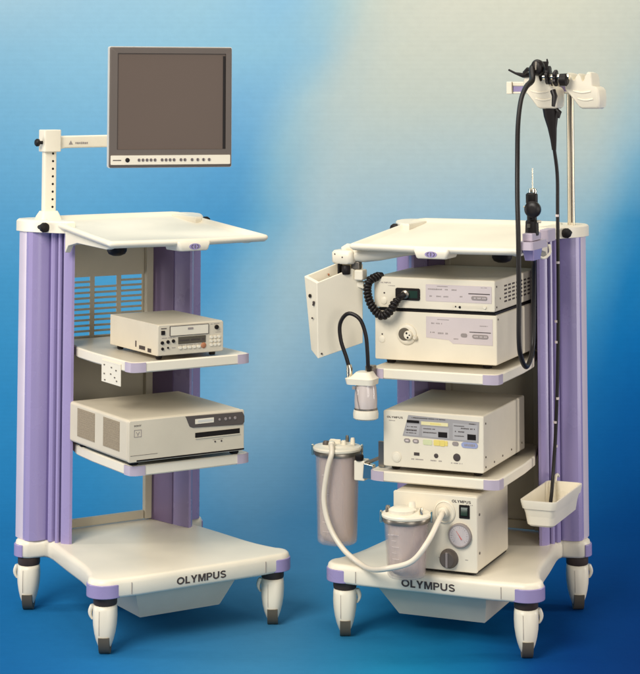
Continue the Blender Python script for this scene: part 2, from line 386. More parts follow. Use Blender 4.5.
def lathe(bm, c, prof, seg=32, axis='z', cap=True):
    """prof: (radius, height) pairs about an axis through c"""
    rings = []
    for r, h in prof:
        ring = []
        for k in range(seg):
            a = 2 * pi * k / seg
            if axis == 'z': p = (c[0] + r * cos(a), c[1] + r * sin(a), c[2] + h)
            elif axis == 'y': p = (c[0] + r * cos(a), c[1] - h, c[2] + r * sin(a))
            else: p = (c[0] + h, c[1] + r * cos(a), c[2] + r * sin(a))
            ring.append(p)
        rings.append(ring)
    return loft(bm, rings, cap, cap)

def disc(bm, x, z, y, r, d, seg=24):
    return lathe(bm, (x, y, z), [(r, -0.001), (r, d * 0.7), (r * 0.88, d)], seg, 'y')

def lettering(name, s, x, z, y, w, h, m, parent, side=False, tilt=0.0, bold=0.0):
    """raised letters lying on a front plane (facing -y), fitted to w x h, centred on (x, z)"""
    cu = bpy.data.curves.new("tmp", 'FONT')
    cu.body = s
    cu.align_x = 'CENTER'; cu.align_y = 'CENTER'
    cu.extrude = 0.02
    cu.offset = bold * 0.35
    cu.space_character = 1.08
    cu.resolution_u = 3
    to = bpy.data.objects.new("tmp", cu)
    COL.objects.link(to)
    dg = bpy.context.evaluated_depsgraph_get()
    me0 = bpy.data.meshes.new_from_object(to.evaluated_get(dg))
    bm = bmesh.new(); bm.from_mesh(me0)
    bpy.data.objects.remove(to); bpy.data.curves.remove(cu); bpy.data.meshes.remove(me0)
    xs = [v.co.x for v in bm.verts]; ys = [v.co.y for v in bm.verts]
    sx = w / (max(xs) - min(xs)); sy = h / (max(ys) - min(ys))
    mx, my = (max(xs) + min(xs)) / 2, (max(ys) + min(ys)) / 2
    for v in bm.verts:
        a, b, c = (v.co.x - mx) * sx, (v.co.y - my) * sy, v.co.z
        v.co = (x + a, y - (c + 0.02) * 0.02, z + b)
    return obj(name, bm, m, parent, smooth=30)

def wordmark(x, z, y, w, h, m, parent, name='lettering'):
    """the bold grotesque word OLYMPUS in raised letters facing -y, centred on (x, z)"""
    T = .21                                        # stroke weight in cap heights
    def arc(cx, cz, rx, rz, a0, a1, n=14): return [(cx + rx * cos(radians(a0 + (a1 - a0) * i / n)), cz + rz * sin(radians(a0 + (a1 - a0) * i / n))) for i in range(n + 1)]
    def band(path, t=T, closed=False):
        P = [Vector(p) for p in path]; n = len(P); q = []
        for i in range(n):
            p0, p1 = (P[i - 1] if closed or i else P[i]), (P[(i + 1) % n] if closed or i < n - 1 else P[i])
            d = (p1 - p0).normalized(); nn = Vector((-d.y, d.x)) * t / 2
            q.append((P[i] + nn, P[i] - nn))
        return [[q[i][0], q[(i + 1) % n][0], q[(i + 1) % n][1], q[i][1]] for i in range(n if closed else n - 1)]
    h2 = T / 2
    G = []                                         # (faces, width)
    G.append((band(arc(.52, .5, .52 - h2, .5 - h2, 0, 360, 32)[:-1], closed=True), 1.04))
    G.append(([[(0, 0), (.62, 0), (.62, .19), (.22, .19), (.22, 1), (0, 1)]], .62))
    G.append(([[(.34, 0), (.56, 0), (.56, .40), (.90, 1), (.65, 1), (.45, .60), (.25, 1), (0, 1), (.34, .40)]], .90))
    G.append(([[(0, 0), (.20, 0), (.20, .70), (.42, 0), (.60, 0), (.82, .70), (.82, 0), (1.02, 0), (1.02, 1), (.73, 1), (.51, .30), (.29, 1), (0, 1)]], 1.02))
    G.append(([[(0, 0), (.22, 0), (.22, 1), (0, 1)]] + band([(.22, 1 - .09), (.46, 1 - .09)] + arc(.46, .68, .23, .23, 90, -90)[1:] + [(.22, .45)], .18), .78))
    G.append((band([(h2, 1), (h2, .38)] + arc(.44, .38, .44 - h2, .38 - h2, 180, 360)[1:] + [(.88 - h2, 1)]), .88))
    G.append((band(arc(.42, .735, .30, .17, 20, 180, 10) + arc(.42, .735, .30, .20, 190, 250, 5) + arc(.42, .27, .31, .21, 75, 0, 7) + arc(.42, .27, .31, .175, -10, -160, 12), .19), .84))
    W = sum(g[1] for g in G) + .13 * 6
    sx, sz = w / W, h
    bm = bmesh.new(); u = 0
    for faces, gw in G:
        for f in faces:
            ps = [(x - w / 2 + (u + p[0]) * sx, z - h / 2 + p[1] * sz) for p in f]
            loft(bm, [[(c, y + .0004, d) for c, d in ps], [(c, y - .0006, d) for c, d in ps]])
        u += gw + .13
    bmesh.ops.remove_doubles(bm, verts=bm.verts, dist=1e-7)
    return obj(name, bm, m, parent, smooth=20)

# ------------------------------------------------------------------ the two trolleys
def base_outline():
    """right half of the plate outline from the front centre round to the rear centre"""
    p = [(0.0, -0.064), (0.12, -0.065), (0.22, -0.064), (0.262, -0.060)]
    for i in range(15):
        a = radians(-100 + 145 * i / 14)
        p.append((0.31 + 0.057 * cos(a), 0.0 + 0.057 * sin(a)))
    p += [(0.338, 0.075), (0.325, 0.12), (0.314, 0.18), (0.306, 0.25), (0.296, 0.34), (0.284, 0.43), (0.276, 0.49), (0.274, 0.53), (0.280, 0.555)]
    for i in range(13):
        a = radians(-70 + 150 * i / 12)
        p.append((0.315 + 0.045 * cos(a), 0.61 + 0.05 * sin(a)))
    p += [(0.29, 0.675), (0.2, 0.69), (0.0, 0.69)]
    return p

def mirror(half):
    return half + [(-x, y) for x, y in half[::-1] if abs(x) > 1e-6]

def inset(poly, d):
    n = len(poly); out = []
    for i in range(n):
        a, b, c = Vector(poly[i - 1]), Vector(poly[i]), Vector(poly[(i + 1) % n])
        t = ((b - a).normalized() + (c - b).normalized())
        if t.length < 1e-6: t = b - a
        t.normalize()
        out.append((b.x - t.y * d, b.y + t.x * d))
    return out

def column_half():
    """plan of the right column, counter-clockwise: grooved outer face, rounded back, flat inner face"""
    P0, D, Nn = Vector((0.226, 0.447)), Vector((0.114, 0.163)), Vector((0.82, -0.572))
    prof = [(0.0, 0.0), (0.03, 0.007), (0.12, 0.010), (0.20, 0.007), (0.215, -0.002), (0.222, -0.022), (0.255, -0.024), (0.262, 0.001),
            (0.28, 0.006), (0.32, 0.005), (0.335, -0.006), (0.345, -0.026), (0.375, -0.028), (0.39, -0.014), (0.42, -0.004), (0.46, -0.002), (0.50, -0.006), (0.545, -0.020),
            (0.58, -0.024), (0.61, -0.016), (0.66, 0.000), (0.72, 0.012), (0.80, 0.019), (0.88, 0.018), (0.95, 0.010), (1.0, 0.0)]
    p = [tuple(P0 + D * t + Nn * d) for t, d in prof]
    p += [(0.344, 0.630), (0.342, 0.655), (0.328, 0.682), (0.300, 0.697), (0.25, 0.70), (0.20, 0.695), (0.184, 0.680), (0.180, 0.645)]
    p += [(0.190, 0.600), (0.2105, 0.50)]
    return p

def caster(parent, x, y, yaw):
    """twin-shell castor swivelled to face the viewer"""
    c, s = cos(-yaw), sin(-yaw)
    def place(bm):
        for v in bm.verts:
            a, b = v.co.x, v.co.y
            v.co.x = x + a * c - b * s; v.co.y = y + a * s + b * c
        return bm
    prof = [(0.153, .031, .029, 0), (0.150, .037, .036, 0), (0.138, .0385, .040, 0), (0.115, .039, .044, 0), (0.09, .0375, .046, 0), (0.065, .0335, .045, 0),
            (0.045, .0285, .041, 0), (0.028, .0225, .035, .002), (0.014, .016, .026, .004), (0.006, .010, .016, .005)]
    rings = []
    for z, w, d, off in prof:
        rings.append([(math.copysign(abs(cos(t)) ** 0.85, cos(t)) * w, off + math.copysign(abs(sin(t)) ** 0.85, sin(t)) * d, z) for t in [2 * pi * k / 28 for k in range(28)]])
    body = obj('caster', place(loft(B(), rings)), 'cream', parent, smooth=60)
    # wheel: strip of tread between the shells
    pr = [(0.057, .0475), (0.045, .0455), (0.034, .0415), (0.022, .035), (0.012, .027), (0.004, .017), (0.0, .007)]
    poly = [(-d, z) for z, d in pr] + [(d, z) for z, d in pr[::-1]]
    w = B(); loft(w, [[(-0.0165, a, b) for a, b in poly], [(0.0185, a, b) for a, b in poly]])
    obj('wheel', place(w), 'tread', body)
    sp_ = [(-d - .0005, z) for z, w_, d, o2 in prof[2:6]]
    sp_ = sp_ + [(-x2, z2) for x2, z2 in sp_[::-1]]
    sm = B(); loft(sm, [[(-.0145, p2, z2) for p2, z2 in sp_], [(-.0137, p2, z2) for p2, z2 in sp_]])
    for v in sm.verts: v.co.y *= .985
    obj('seam', place(sm), 'inkgrey', body)
    k = B(); lathe(k, (0, 0, 0), [(.030, .148), (.037, .153), (.0385, .158), (.0385, .177), (.034, .180)], 28)
    obj('collar', place(k), 'collar', body)
    h = B()
    sd = 1 if x * (1 if yaw < 0 else -1) > 0 else -1
    sd = -1 if yaw > 0 else 1
    rings = []
    for i in range(7):
        t = i / 6
        cx_ = sd * (0.038 + 0.010 * sin(pi * t * 0.9)); cz = 0.150 - 0.045 * t; r = 0.010 * (1 - 0.6 * t)
        rings.append([(cx_ + r * cos(q), 0.9 * r * sin(q) * 1.3, cz) for q in [2 * pi * j / 12 for j in range(12)]])
    loft(h, rings)
    obj('brake_lever', place(h), 'cream', body, smooth=70)
    return body

def arc_band(cx, cy, r0, r1, a0, a1, z0, z1, n=16):
    o = [(cx + r1 * cos(radians(a0 + (a1 - a0) * i / n)), cy + r1 * sin(radians(a0 + (a1 - a0) * i / n))) for i in range(n + 1)]
    i_ = [(cx + r0 * cos(radians(a0 + (a1 - a0) * i / n)), cy + r0 * sin(radians(a0 + (a1 - a0) * i / n))) for i in range(n + 1)]
    b = B(); prism(b, o + i_[::-1], z0, z1)
    return b

def shelf(parent, z, arm_y=0.66):
    half = [(0.0, 0.0), (0.19, 0.0), (0.208, 0.004), (0.2195, 0.013), (0.2225, 0.03), (0.2225, 0.30), (0.215, 0.44), (0.176, 0.60), (0.176, 0.66), (0.0, 0.66)]
    p = mirror(half)
    b = B()
    loft(b, [[(x, y, z - 0.034) for x, y in inset(p, 0.004)], [(x, y, z - 0.030) for x, y in p], [(x, y, z - 0.004) for x, y in p],
             [(x, y, z) for x, y in inset(p, 0.004)], [(x, y, z) for x, y in inset(p, 0.012)], [(x, y, z - 0.002) for x, y in inset(p, 0.016)]])
    s = obj('shelf', b, 'cream', parent)
    for sx in (-1, 1):
        pts = [(sx * x, y) for x, y in ((0.172, -0.0022), (0.190, -0.0022), (0.209, 0.002), (0.2215, 0.0115), (0.2248, 0.03), (0.2248, 0.048), (0.219, 0.048), (0.219, 0.03), (0.205, 0.008), (0.19, 0.003), (0.172, 0.003))]
        if sx < 0: pts = pts[::-1]
        c = B(); prism(c, pts, z - 0.0325, z - 0.0015)
        obj('corner_cap', c, 'lilac_pale', s)
    return s

def trolley(side, name, label):
    yaw = FRAMES[side][1]
    t = thing(name, label, 'trolley', side, (0, 0.3, 0), 'endoscopy trolleys')
    zc = 1.296 if side == 'left' else 1.277           # top of the columns
    zs = (0.903, 0.573) if side == 'left' else (0.8725, 0.540)
    # base plate
    out = mirror(base_outline())
    b = B()
    loft(b, [[(x, y, .178) for x, y in inset(out, .012)], [(x, y, .181) for x, y in inset(out, .004)], [(x, y, .188) for x, y in out],
             [(x, y, .222) for x, y in out], [(x, y, .233) for x, y in inset(out, .003)], [(x, y, .238) for x, y in inset(out, .009)], [(x, y, .239) for x, y in inset(out, .016)]])
    bp = obj('base_plate', b, 'cream', t, smooth=50)
    for sx in (-1, 1):
        a0, a1 = (-118, 38) if sx > 0 else (142, 298)
        obj('corner_cap', arc_band(sx * .31, 0, .052, .0605, a0, a1, .180, .222), 'lilac', bp, bevel=.003)
        a0, a1 = (-42, 62) if sx > 0 else (118, 222)
        obj('corner_cap', arc_band(sx * .3155, .61, .040, .0495, a0, a1, .182, .224), 'lilac', bp, bevel=.003)
    wordmark(0.004, .206, -.0652, .182, .0235, 'ink', bp)
    for sx in (-1, 1):
        obj('seam', box(sx * .247 - .0006, sx * .247 + .0006, -.0640, -.05, .188, .224), 'inkgrey', bp)
    # underslung box
    u = B()
    r0 = [(-.15, .075), (.15, .075), (.15, .42), (-.15, .42)]
    r1 = [(-.205, .0), (.178, .0), (.205, .45), (-.215, .45)]
    loft(u, [[(x, y, .068) for x, y in inset(r0, .004)], [(x, y, .072) for x, y in r0], [(x, y, .180) for x, y in r1]])
    obj('weight_box', u, 'case', t, smooth=20)
    # castors
    for x, y in ((-.31, 0), (.31, 0), (-.315, .605), (.315, .605)):
        caster(t, x, y, yaw)
    # columns
    ch = column_half()
    for sx in (-1, 1):
        pl = [(sx * x, y) for x, y in ch]
        if sx < 0: pl = pl[::-1]
        c = B(); prism(c, pl, .2385, zc)
        col = obj('column', c, 'lilac', t, smooth=25)
        # darker strips that put shade, as colour, into the extrusion's long grooves
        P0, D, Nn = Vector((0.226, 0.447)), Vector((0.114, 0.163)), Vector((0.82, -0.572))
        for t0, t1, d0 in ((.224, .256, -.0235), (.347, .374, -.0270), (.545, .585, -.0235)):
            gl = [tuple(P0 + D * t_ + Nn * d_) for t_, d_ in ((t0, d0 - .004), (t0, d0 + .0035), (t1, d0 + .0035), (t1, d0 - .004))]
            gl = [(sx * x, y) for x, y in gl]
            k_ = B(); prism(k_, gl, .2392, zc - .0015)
            obj('groove_shade', k_, 'groove', col)
        # added pale strip: highlight painted along the outer rear edge
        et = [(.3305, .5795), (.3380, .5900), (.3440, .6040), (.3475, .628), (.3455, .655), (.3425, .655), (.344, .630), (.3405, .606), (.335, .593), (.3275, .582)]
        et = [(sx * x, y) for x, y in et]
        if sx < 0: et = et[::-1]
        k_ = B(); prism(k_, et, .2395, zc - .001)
        obj('edge_highlight', k_, 'lilac_highlight', col)
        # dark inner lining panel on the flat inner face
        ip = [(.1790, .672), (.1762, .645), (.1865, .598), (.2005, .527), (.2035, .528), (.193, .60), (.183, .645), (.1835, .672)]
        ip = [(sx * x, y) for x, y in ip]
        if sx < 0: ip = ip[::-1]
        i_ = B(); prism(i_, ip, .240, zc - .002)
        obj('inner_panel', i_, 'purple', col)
        # top cap
        cp = [(sx * x, y) for x, y in ((.235, .425), (.262, .430), (.285, .46), (.33, .545), (.352, .60), (.356, .66), (.335, .70), (.29, .715), (.235, .71))]
        if sx < 0: cp = cp[::-1]
        k = B()
        loft(k, [[(x, y, zc) for x, y in cp], [(x, y, zc + .036) for x, y in cp], [(x, y, zc + .042) for x, y in inset(cp, .006)]])
        cap = obj('column_cap', k, 'cream', t, bevel=.002)
        n = B(); lathe(n, (sx * .318, .52, zc + .019), [(.010, -.03), (.010, .010), (.0165, .010), (.018, .016), (.017, .026), (.010, .030)], 10, 'y')
        obj('knob', n, 'black', cap)
    # back panel: steel sheet with louvre slots, rim posts and a lower crossbar
    back = B()
    X0, X1, Y = -.178, .162, .665
    top = zc - .02
    rows = [1.118 - i * .0195 for i in range(11)] if side == 'left' else []
    cols = ((-.150, -.066), (-.048, .040), (.058, .142))
    low = .60 if side == 'left' else .245
    if rows:
        bx(back, X0, X1, Y, Y + .004, rows[0] + .002, top)
        bx(back, X0, X1, Y, Y + .004, low, rows[-1] - .0190)
        for a, b_ in ((X0, cols[0][0]), (cols[0][1], cols[1][0]), (cols[1][1], cols[2][0]), (cols[2][1], X1)):
            bx(back, a, b_, Y, Y + .004, rows[-1] - .0190, rows[0] + .002)
        for i, r in enumerate(rows):
            for j, (a, b_) in enumerate(cols):
                if j == 1 and i in (0,): continue
                # bent louvre blade between two slots
                loft(back, [[(a, Y + .002, r - .0195), (a, Y - .002, r - .0150), (a, Y + .001, r - .0115), (a, Y + .004, r - .0165)],
                            [(b_, Y + .002, r - .0195), (b_, Y - .002, r - .0150), (b_, Y + .001, r - .0115), (b_, Y + .004, r - .0165)]])
    else:
        bx(back, X0, X1, Y, Y + .004, low, top)
    obj('back_panel', back, 'panelgrey', t)
    fr = B()
    bx(fr, .150, .178, Y - .024, Y - .001, .242, top)
    bx(fr, -.178, -.158, Y - .024, Y - .001, .242, top)
    bx(fr, -.157, .149, Y - .018, Y - .002, .242, .272)
    obj('back_frame', fr, 'panelgrey', t, bevel=.003)
    for z in zs: shelf(t, z)
    # work tray on top: moulded, sloping gently down to the front
    zf = zc - .006
    kx = .080
    def sl(p, z): return [(x, y, zf + z + y * kx) for x, y in p]
    o = mirror([(0, -.004), (.06, -.004), (.20, .006), (.280, .010), (.294, .012), (.299, .018), (.300, .04), (.292, .30), (.282, .57), (.274, .618), (.25, .640), (0, .645)])
    tr = B()
    loft(tr, [sl(inset(o, .045), -.020), sl(inset(o, .012), -.018), sl(inset(o, .002), -.010), sl(o, -.006), sl(o, -.001), sl(inset(o, .004), .004), sl(inset(o, .011), .006), sl(inset(o, .020), .004), sl(inset(o, .028), -.006), sl(inset(o, .038), -.008)])
    tray = obj('work_tray', tr, 'cream', t, smooth=60)
    h = B()
    hp = rr(-.062, .062, -.012, .10, .010)
    loft(h, [[(x * .80, y + .004, zf - .034) for x, y in hp], [(x * .86, y, zf - .030) for x, y in hp], [(x, y, zf - .008) for x, y in hp], [(x, y + .004, zf - .002) for x, y in hp]])
    hd = obj('tray_handle', h, 'cream', tray, smooth=50)
    e = B()
    q = [(.021 * cos(a), .010 * sin(a)) for a in [2 * pi * i / 28 for i in range(28)]]
    loft(e, [[(x, -.008, zf - .019 + z) for x, z in q], [(x, -.0135, zf - .019 + z) for x, z in q]])
    obj('emblem', e, 'lilac', hd)
    e2 = B()
    for s_ in (-1, 1):
        tube(e2, [(s_ * .004 + s_ * .009 * cos(a), -.014, zf - .019 + .006 * sin(a)) for a in [radians(-70 + 140 * i / 8) for i in range(9)]], .0011, 6)
    tube(e2, [(0, -.014, zf - .025), (0, -.014, zf - .013)], .0014, 6)
    obj('emblem_mark', e2, 'dkpanel', hd)
    # round black buffers, side brackets and skirt under the tray
    for sx in (-1, 1):
        if (sx < 0) == (side == 'left'):
            d = B(); lathe(d, (sx * .165, .24, zf - .056), [(.014, -.004), (.028, .002), (.034, .012), (.034, .040)], 24)
            obj('buffer', d, 'black', tray)
        k = B()
        pl = [(.06, zf - .018), (.43, zf + .016), (.43, zc - .066), (.405, zc - .040), (.33, zc - .026), (.10, zf - .026)]
        loft(k, [[(sx * .250, y, z) for y, z in pl], [(sx * .272, y, z) for y, z in pl]])
        obj('side_skirt', k, 'cream', tray, bevel=.003)
        k = B()
        pl = [(.46, zc - .001), (.60, zc - .001), (.60, zc - .030), (.56, zc - .046), (.50, zc - .046), (.46, zc - .030)]
        loft(k, [[(sx * .120, y, z) for y, z in pl], [(sx * .195, y, z) for y, z in pl]])
        obj('bracket', k, 'cream', tray, bevel=.003)
    return t, zc, zs, tray

tl, zcl, zsl, tray_l = trolley('left', 'endoscopy_trolley', "cream and lilac trolley carrying the monitor on its arm")
tr_, zcr, zsr, tray_r = trolley('right', 'endoscopy_trolley', "cream and lilac trolley with the tall steel scope pole and suction pump")

# left trolley extras: perforated bracket on the upper shelf, monitor pole and arm
b = B()
srect(b, .078, .223, .818, .890, -.2262, .003)
bx(b, -.2262, -.19, .085, .215, .884, .8865)
pb = obj('side_bracket', b, 'cream', tl, bevel=.001)
for y, z in ((.20, .875), (.145, .872), (.11, .866), (.20, .846), (.12, .842), (.195, .826), (.105, .832), (.15, .85)):
    obj('slot', box(-.2275, -.2262, y - .0045, y + .0045, z - .0022, z + .0022), 'screw', pb)
b = B()
pole = rr(-.283, -.237, .585, .615, .006)
prism(b, pole, zcl + .036, 1.592)
po = obj('monitor_pole', b, 'cream', tl, smooth=30)
f = B()
loft(f, [[(x, y, zcl + .040) for x, y in rr(-.300, -.220, .565, .64, .01)], [(x, y, zcl + .052) for x, y in rr(-.296, -.224, .57, .635, .01)],
         [(x, y, zcl + .070) for x, y in rr(-.288, -.232, .580, .620, .006)]])
obj('pole_foot', f, 'cream', po, smooth=50)
for i in range(8):
    d = B(); disc(d, -.252, 1.568 - i * .0268, .585, .0042, .0006, 14)
    obj('hole', d, 'black', po)
j = B(); prism(j, rr(-.290, -.226, .572, .628, .006), 1.574, 1.652)
obj('joint_block', j, 'cream', po, bevel=.003)
k = B(); lathe(k, (-.290, .592, 1.607), [(.006, .004), (.006, -.012), (.013, -.014), (.014, -.022), (.010, -.027)], 12, 'x')
obj('knob', k, 'black', po)
a = B(); loft(a, [[(x, y, z) for y, z in rr(.586, .620, z0, z1, .006)] for x, z0, z1 in ((-.228, 1.582, 1.628), (-.205, 1.586, 1.630), (.02, 1.588, 1.632), (.14, 1.588, 1.632))])
arm = obj('monitor_arm', a, 'cream', tl, smooth=40)
# warning mark on the arm
w = B()
loft(w, [[(-.192, .5856, 1.599), (-.176, .5856, 1.599), (-.184, .5856, 1.613)], [(-.192, .585, 1.599), (-.176, .585, 1.599), (-.184, .585, 1.613)]])
obj('warning_mark', w, 'inkgrey', arm)
ARM_PRINT = arm

# ------------------------------------------------------------------ helpers for instrument fronts
def case(root, x0, x1, y0, y1, z0, z1, m, front_m, bev=.006, fd=.006):
    c = obj('case', box(x0 + .001, x1 - .001, y0 + fd, y1, z0, z1), m, root, bevel=bev, seg=3)
    f = B()
    loft(f, [[(a, y0 + fd - .0015, b) for a, b in rr(x0, x1, z0 + .001, z1 - .001, .006)],
             [(a, y0 + .002, b) for a, b in rr(x0, x1, z0 + .001, z1 - .001, .006)],
             [(a, y0, b) for a, b in rr(x0 + .002, x1 - .002, z0 + .003, z1 - .003, .005)]])
    return c, obj('front_panel', f, front_m, root, smooth=8)

def feet(root, xs, ys, z0, z1, r=.012):
    for x in xs:
        for y in ys:
            b = B(); lathe(b, (x, y, z0), [(r * .85, 0), (r, .003), (r, z1 - z0)], 14)
            obj('foot', b, 'black', root)

def plates(name, items, y, m, parent, d=.0012, r=.001):
    """one little plate per item (x0, x1, z0, z1)"""
    for x0, x1, z0, z1 in items:
        obj(name, frrect(B(), x0, x1, z0, z1, y, d, r), m, parent, smooth=30)

def fine_print(rows, y, m, parent, name='caption'):
    """rows of unreadably small printing: (x0, x1, z, height) as runs of tiny strokes, one mesh"""
    for x0, x1, z, h in rows:
        b = B(); x = x0
        while x < x1:
            w = h * random.uniform(.35, .8)
            if random.random() > .14: bx(b, x, min(x + w, x1 + .001), y - .0005, y + .0002, z - h / 2 * random.uniform(.7, 1), z + h / 2 * random.uniform(.7, 1))
            x += w + h * .28
        if b.verts: obj(name, b, m, parent)
        else: b.free()

def discs(name, items, y, m, parent, d=.003):
    for x, z, r in items: obj(name, disc(B(), x, z, y, r, d), m, parent)

# ------------------------------------------------------------------ left trolley: monitor
fine_print([(-.172, -.118, 1.604, .008)], .5856, 'inkgrey', ARM_PRINT)
mon = thing('monitor', "dark brown flat monitor with a pale button strip, fixed to the arm", 'monitor', 'world', (-.531, 6.24, 1.53), extra_yaw=0)
ORG[mon.name] = Vector((0, 0, 0)); mon.location = (-.5305, 6.235, 1.7335); mon.rotation_euler = (0, 0, radians(15))
W2, H2 = .210, .203
b = B()
loft(b, [[(x, -.028, z) for x, z in rr(-W2, W2, -H2, H2, .006)], [(x, .0, z) for x, z in rr(-W2, W2, -H2, H2, .006)], [(x, .018, z) for x, z in rr(-W2 + .006, W2 - .006, -H2 + .006, H2 - .006, .006)],
         [(x, .040, z) for x, z in rr(-W2 + .05, W2 - .05, -H2 + .05, H2 - .05, .01)]])
obj('shell', b, 'bezel_edge', mon, smooth=30)
fr = B()
o_ = rr(-W2 + .0025, W2 - .0025, -H2 + .0025, H2 - .0025, .005)
i_ = rr(-.182, .188, -.142, .180, .002)
loft(fr, [[(x, -.0282, z) for x, z in o_], [(x, -.036, z) for x, z in o_], [(x * .985, -.038, z * .985) for x, z in o_], [(x, -.037, z) for x, z in i_], [(x, -.030, z) for x, z in i_]], True, False)
obj('bezel', fr, 'bezel', mon, smooth=30)
obj('screen', box(-.1815, .1875, -.032, -.0302, -.1415, .1795), 'screen', mon)
obj('screen_edge', box(.1785, .1868, -.0335, -.0322, -.1405, .172), 'black', mon)
st = obj('button_strip', frrect(B(), -.203, .203, -.192, -.161, -.0385, .003, .003), 'front', mon)
discs('power_button', [(-.147, -.1765, .0075)], -.0415, 'black', st, .002)
obj('badge', box(-.196, -.168, -.0422, -.0412, -.1785, -.1755), 'ink', st)
for x in [-.108 + .0135 * i for i in range(5)] + [-.030 + .0135 * i for i in range(4)] + [.034, .0475] + [.072 + .0195 * i for i in range(4)]:
    k = B(); lathe(k, (x, -.0415, -.1765), [(.0056, -.001), (.0056, .0012)], 14, 'y')
    obj('button', k, 'inkgrey', st)
    fine = box(x - .0025, x + .0015, -.0432, -.0426, -.1805, -.1725)
    obj('button_mark', fine, 'ink', st)
obj('mount_plate', box(-.06, .06, .040, .060, -.16, -.04), 'cream', mon, bevel=.004)

# ------------------------------------------------------------------ left trolley: disc recorder
dv = thing('disc_recorder', "small beige disc recorder with keypad on the upper shelf of the left trolley", 'disc recorder', 'left', (0, .15, .9035))
case(dv, -.124, .122, .010, .375, .916, 1.018, 'case2', 'case2', bev=.002)
feet(dv, (-.105, .095), (.04, .33), .9035, .9165, .011)
y = .010
plates('nameplate', [(-.113, -.092, 1.004, 1.0065)], y, 'ink', dv)
plates('power_button', [(-.112, -.099, .985, .9985)], y, 'black', dv, .003)
plates('disc_tray', [(-.079, .063, .980, 1.0105)], y, 'front', dv, .0025)
b = B()
for z in (.9795, 1.011): bx(b, -.080, .064, y - .0032, y, z - .0007, z + .0007)
for x in (-.080, .064): bx(b, x - .0007, x + .0007, y - .0032, y, .979, 1.0115)
obj('tray_gap', b, 'ink', dv)
plates('tray_mark', [(-.014, .006, .997, 1.0035)], y - .0025, 'inkgrey', dv)
plates('display', [(-.049, .054, .951, .974)], y, 'lcd', dv, .0015)
discs('jack', [(-.108, .959, .0058), (-.087, .961, .0058), (-.067, .9625, .0058), (-.107, .9395, .0050), (-.087, .942, .0032)], y, 'black', dv, .004)
discs('jog_knob', [(.095, .998, .0075)], y, 'black', dv, .006)
plates('key', [(-.048 + .0175 * i, -.0365 + .0175 * i, .9345, .9425) for i in range(5)], y, 'cream', dv, .0035, .003)
discs('record_key', [(.046, .941, .0095)], y, 'redbrown', dv, .003)
plates('keypad_key', [(.070 + .0145 * i, .080 + .0145 * i, .9365 + .0125 * j, .9455 + .0125 * j) for i in range(3) for j in range(3)], y, 'cream', dv, .003, .003)
fine_print([(-.112, -.06, .974, .003), (-.072, -.06, .9405, .003), (-.048, .05, .9465, .002), (.073, .105, 1.009, .0025), (.045, .06, 1.003, .002), (.092, .112, .981, .002)], y, 'inkgrey', dv)
fine_print([(-.045, .05, .9625, .006)], y - .0015, 'ink', dv, 'display_text')
b = B()
for (a0, a1, c0, c1) in ((.105, .15, .926, .938), (.06, .085, .923, .935), (.17, .175, .93, .95)):
    yy = a0
    while yy < a1:
        bx(b, -.1252, -.1228, yy, yy + .005, c0, c1); yy += .009
obj('side_slot', b, 'ink', dv)

# ------------------------------------------------------------------ left trolley: photo printer
pr_ = thing('photo_printer', "wide beige printer with dark control strip and paper slot", 'printer', 'left', (0, .2, .5735))
case(pr_, -.238, .190, -.014, .455, .586, .722, 'case2', 'case2', bev=.010, fd=.012)
feet(pr_, (-.205, .17), (.02, .40), .5735, .587, .016)
y = -.014
def skew(bm, pts, y0, d): return loft(bm, [[(a, y0 + .001, z) for a, z in pts], [(a, y0 - d, z) for a, z in pts]])
cpn = obj('control_strip', skew(B(), [(-.006, .679), (.182, .672), (.190, .680), (.190, .700), (.182, .714), (-.034, .718), (-.030, .712), (-.018, .684)], y, .003), 'dkpanel', pr_, bevel=.0015)
plates('display', [(.002, .072, .690, .706)], y - .003, 'cream', cpn, .001)
plates('display_window', [(.012, .068, .695, .702)], y - .004, 'bezel_edge', cpn, .0006)
discs('button', [(.094, .697, .004), (.117, .697, .005), (.133, .698, .004), (.153, .697, .005)], y - .003, 'inkgrey', cpn, .002)
plates('paper_slot', [(.004, .172, .645, .661)], y, 'black', pr_, .0016)
plates('slot_lip', [(.004, .172, .6415, .6445)], y, 'case2', pr_, .003)
lettering('lettering', "SONY", -.207, .7035, y, .026, .005, 'ink', pr_, bold=.03)
b = B()
for z in (.668, .690): bx(b, -.219, -.194, y - .0008, y, z - .0008, z + .0008)
for x in (-.219, -.194): bx(b, x - .0008, x + .0008, y - .0008, y, .6675, .6905)
tube(b, [(-.212, y - .0005, .684), (-.2065, y - .0005, .676), (-.201, y - .0005, .684)], .001, 6)
tube(b, [(-.2065, y - .0005, .677), (-.2065, y - .0005, .671)], .001, 6)
obj('emblem', b, 'inkgrey', pr_)
discs('button', [(.079, .626, .003), (.103, .626, .003)], y, 'ink', pr_, .0015)
fine_print([(.070, .11, .6325, .002)], y, 'inkgrey', pr_)
b = B(); bx(b, -.232, -.135, y - .0006, y + .0002, .6085, .6095); obj('cover_seam', b, 'ink', pr_)
plates('drawer', [(-.21, .19, .589, .594)], y, 'black', pr_, .0005)
for a0, a1 in ((.25, .385), (.06, .18)):
    b = B(); n = 0
    for i in range(int((a1 - a0) / .0085)):
        for j in range(12):
            bx(b, -.2386, -.2370, a0 + i * .0085, a0 + i * .0085 + .0045, .617 + j * .0075, .6205 + j * .0075)
    obj('vent', b, 'vent', pr_)
    obj('vent_field', srect(B(), a0 - .003, a1 + .001, .613, .708, -.2376, -.0004), 'vent', pr_)

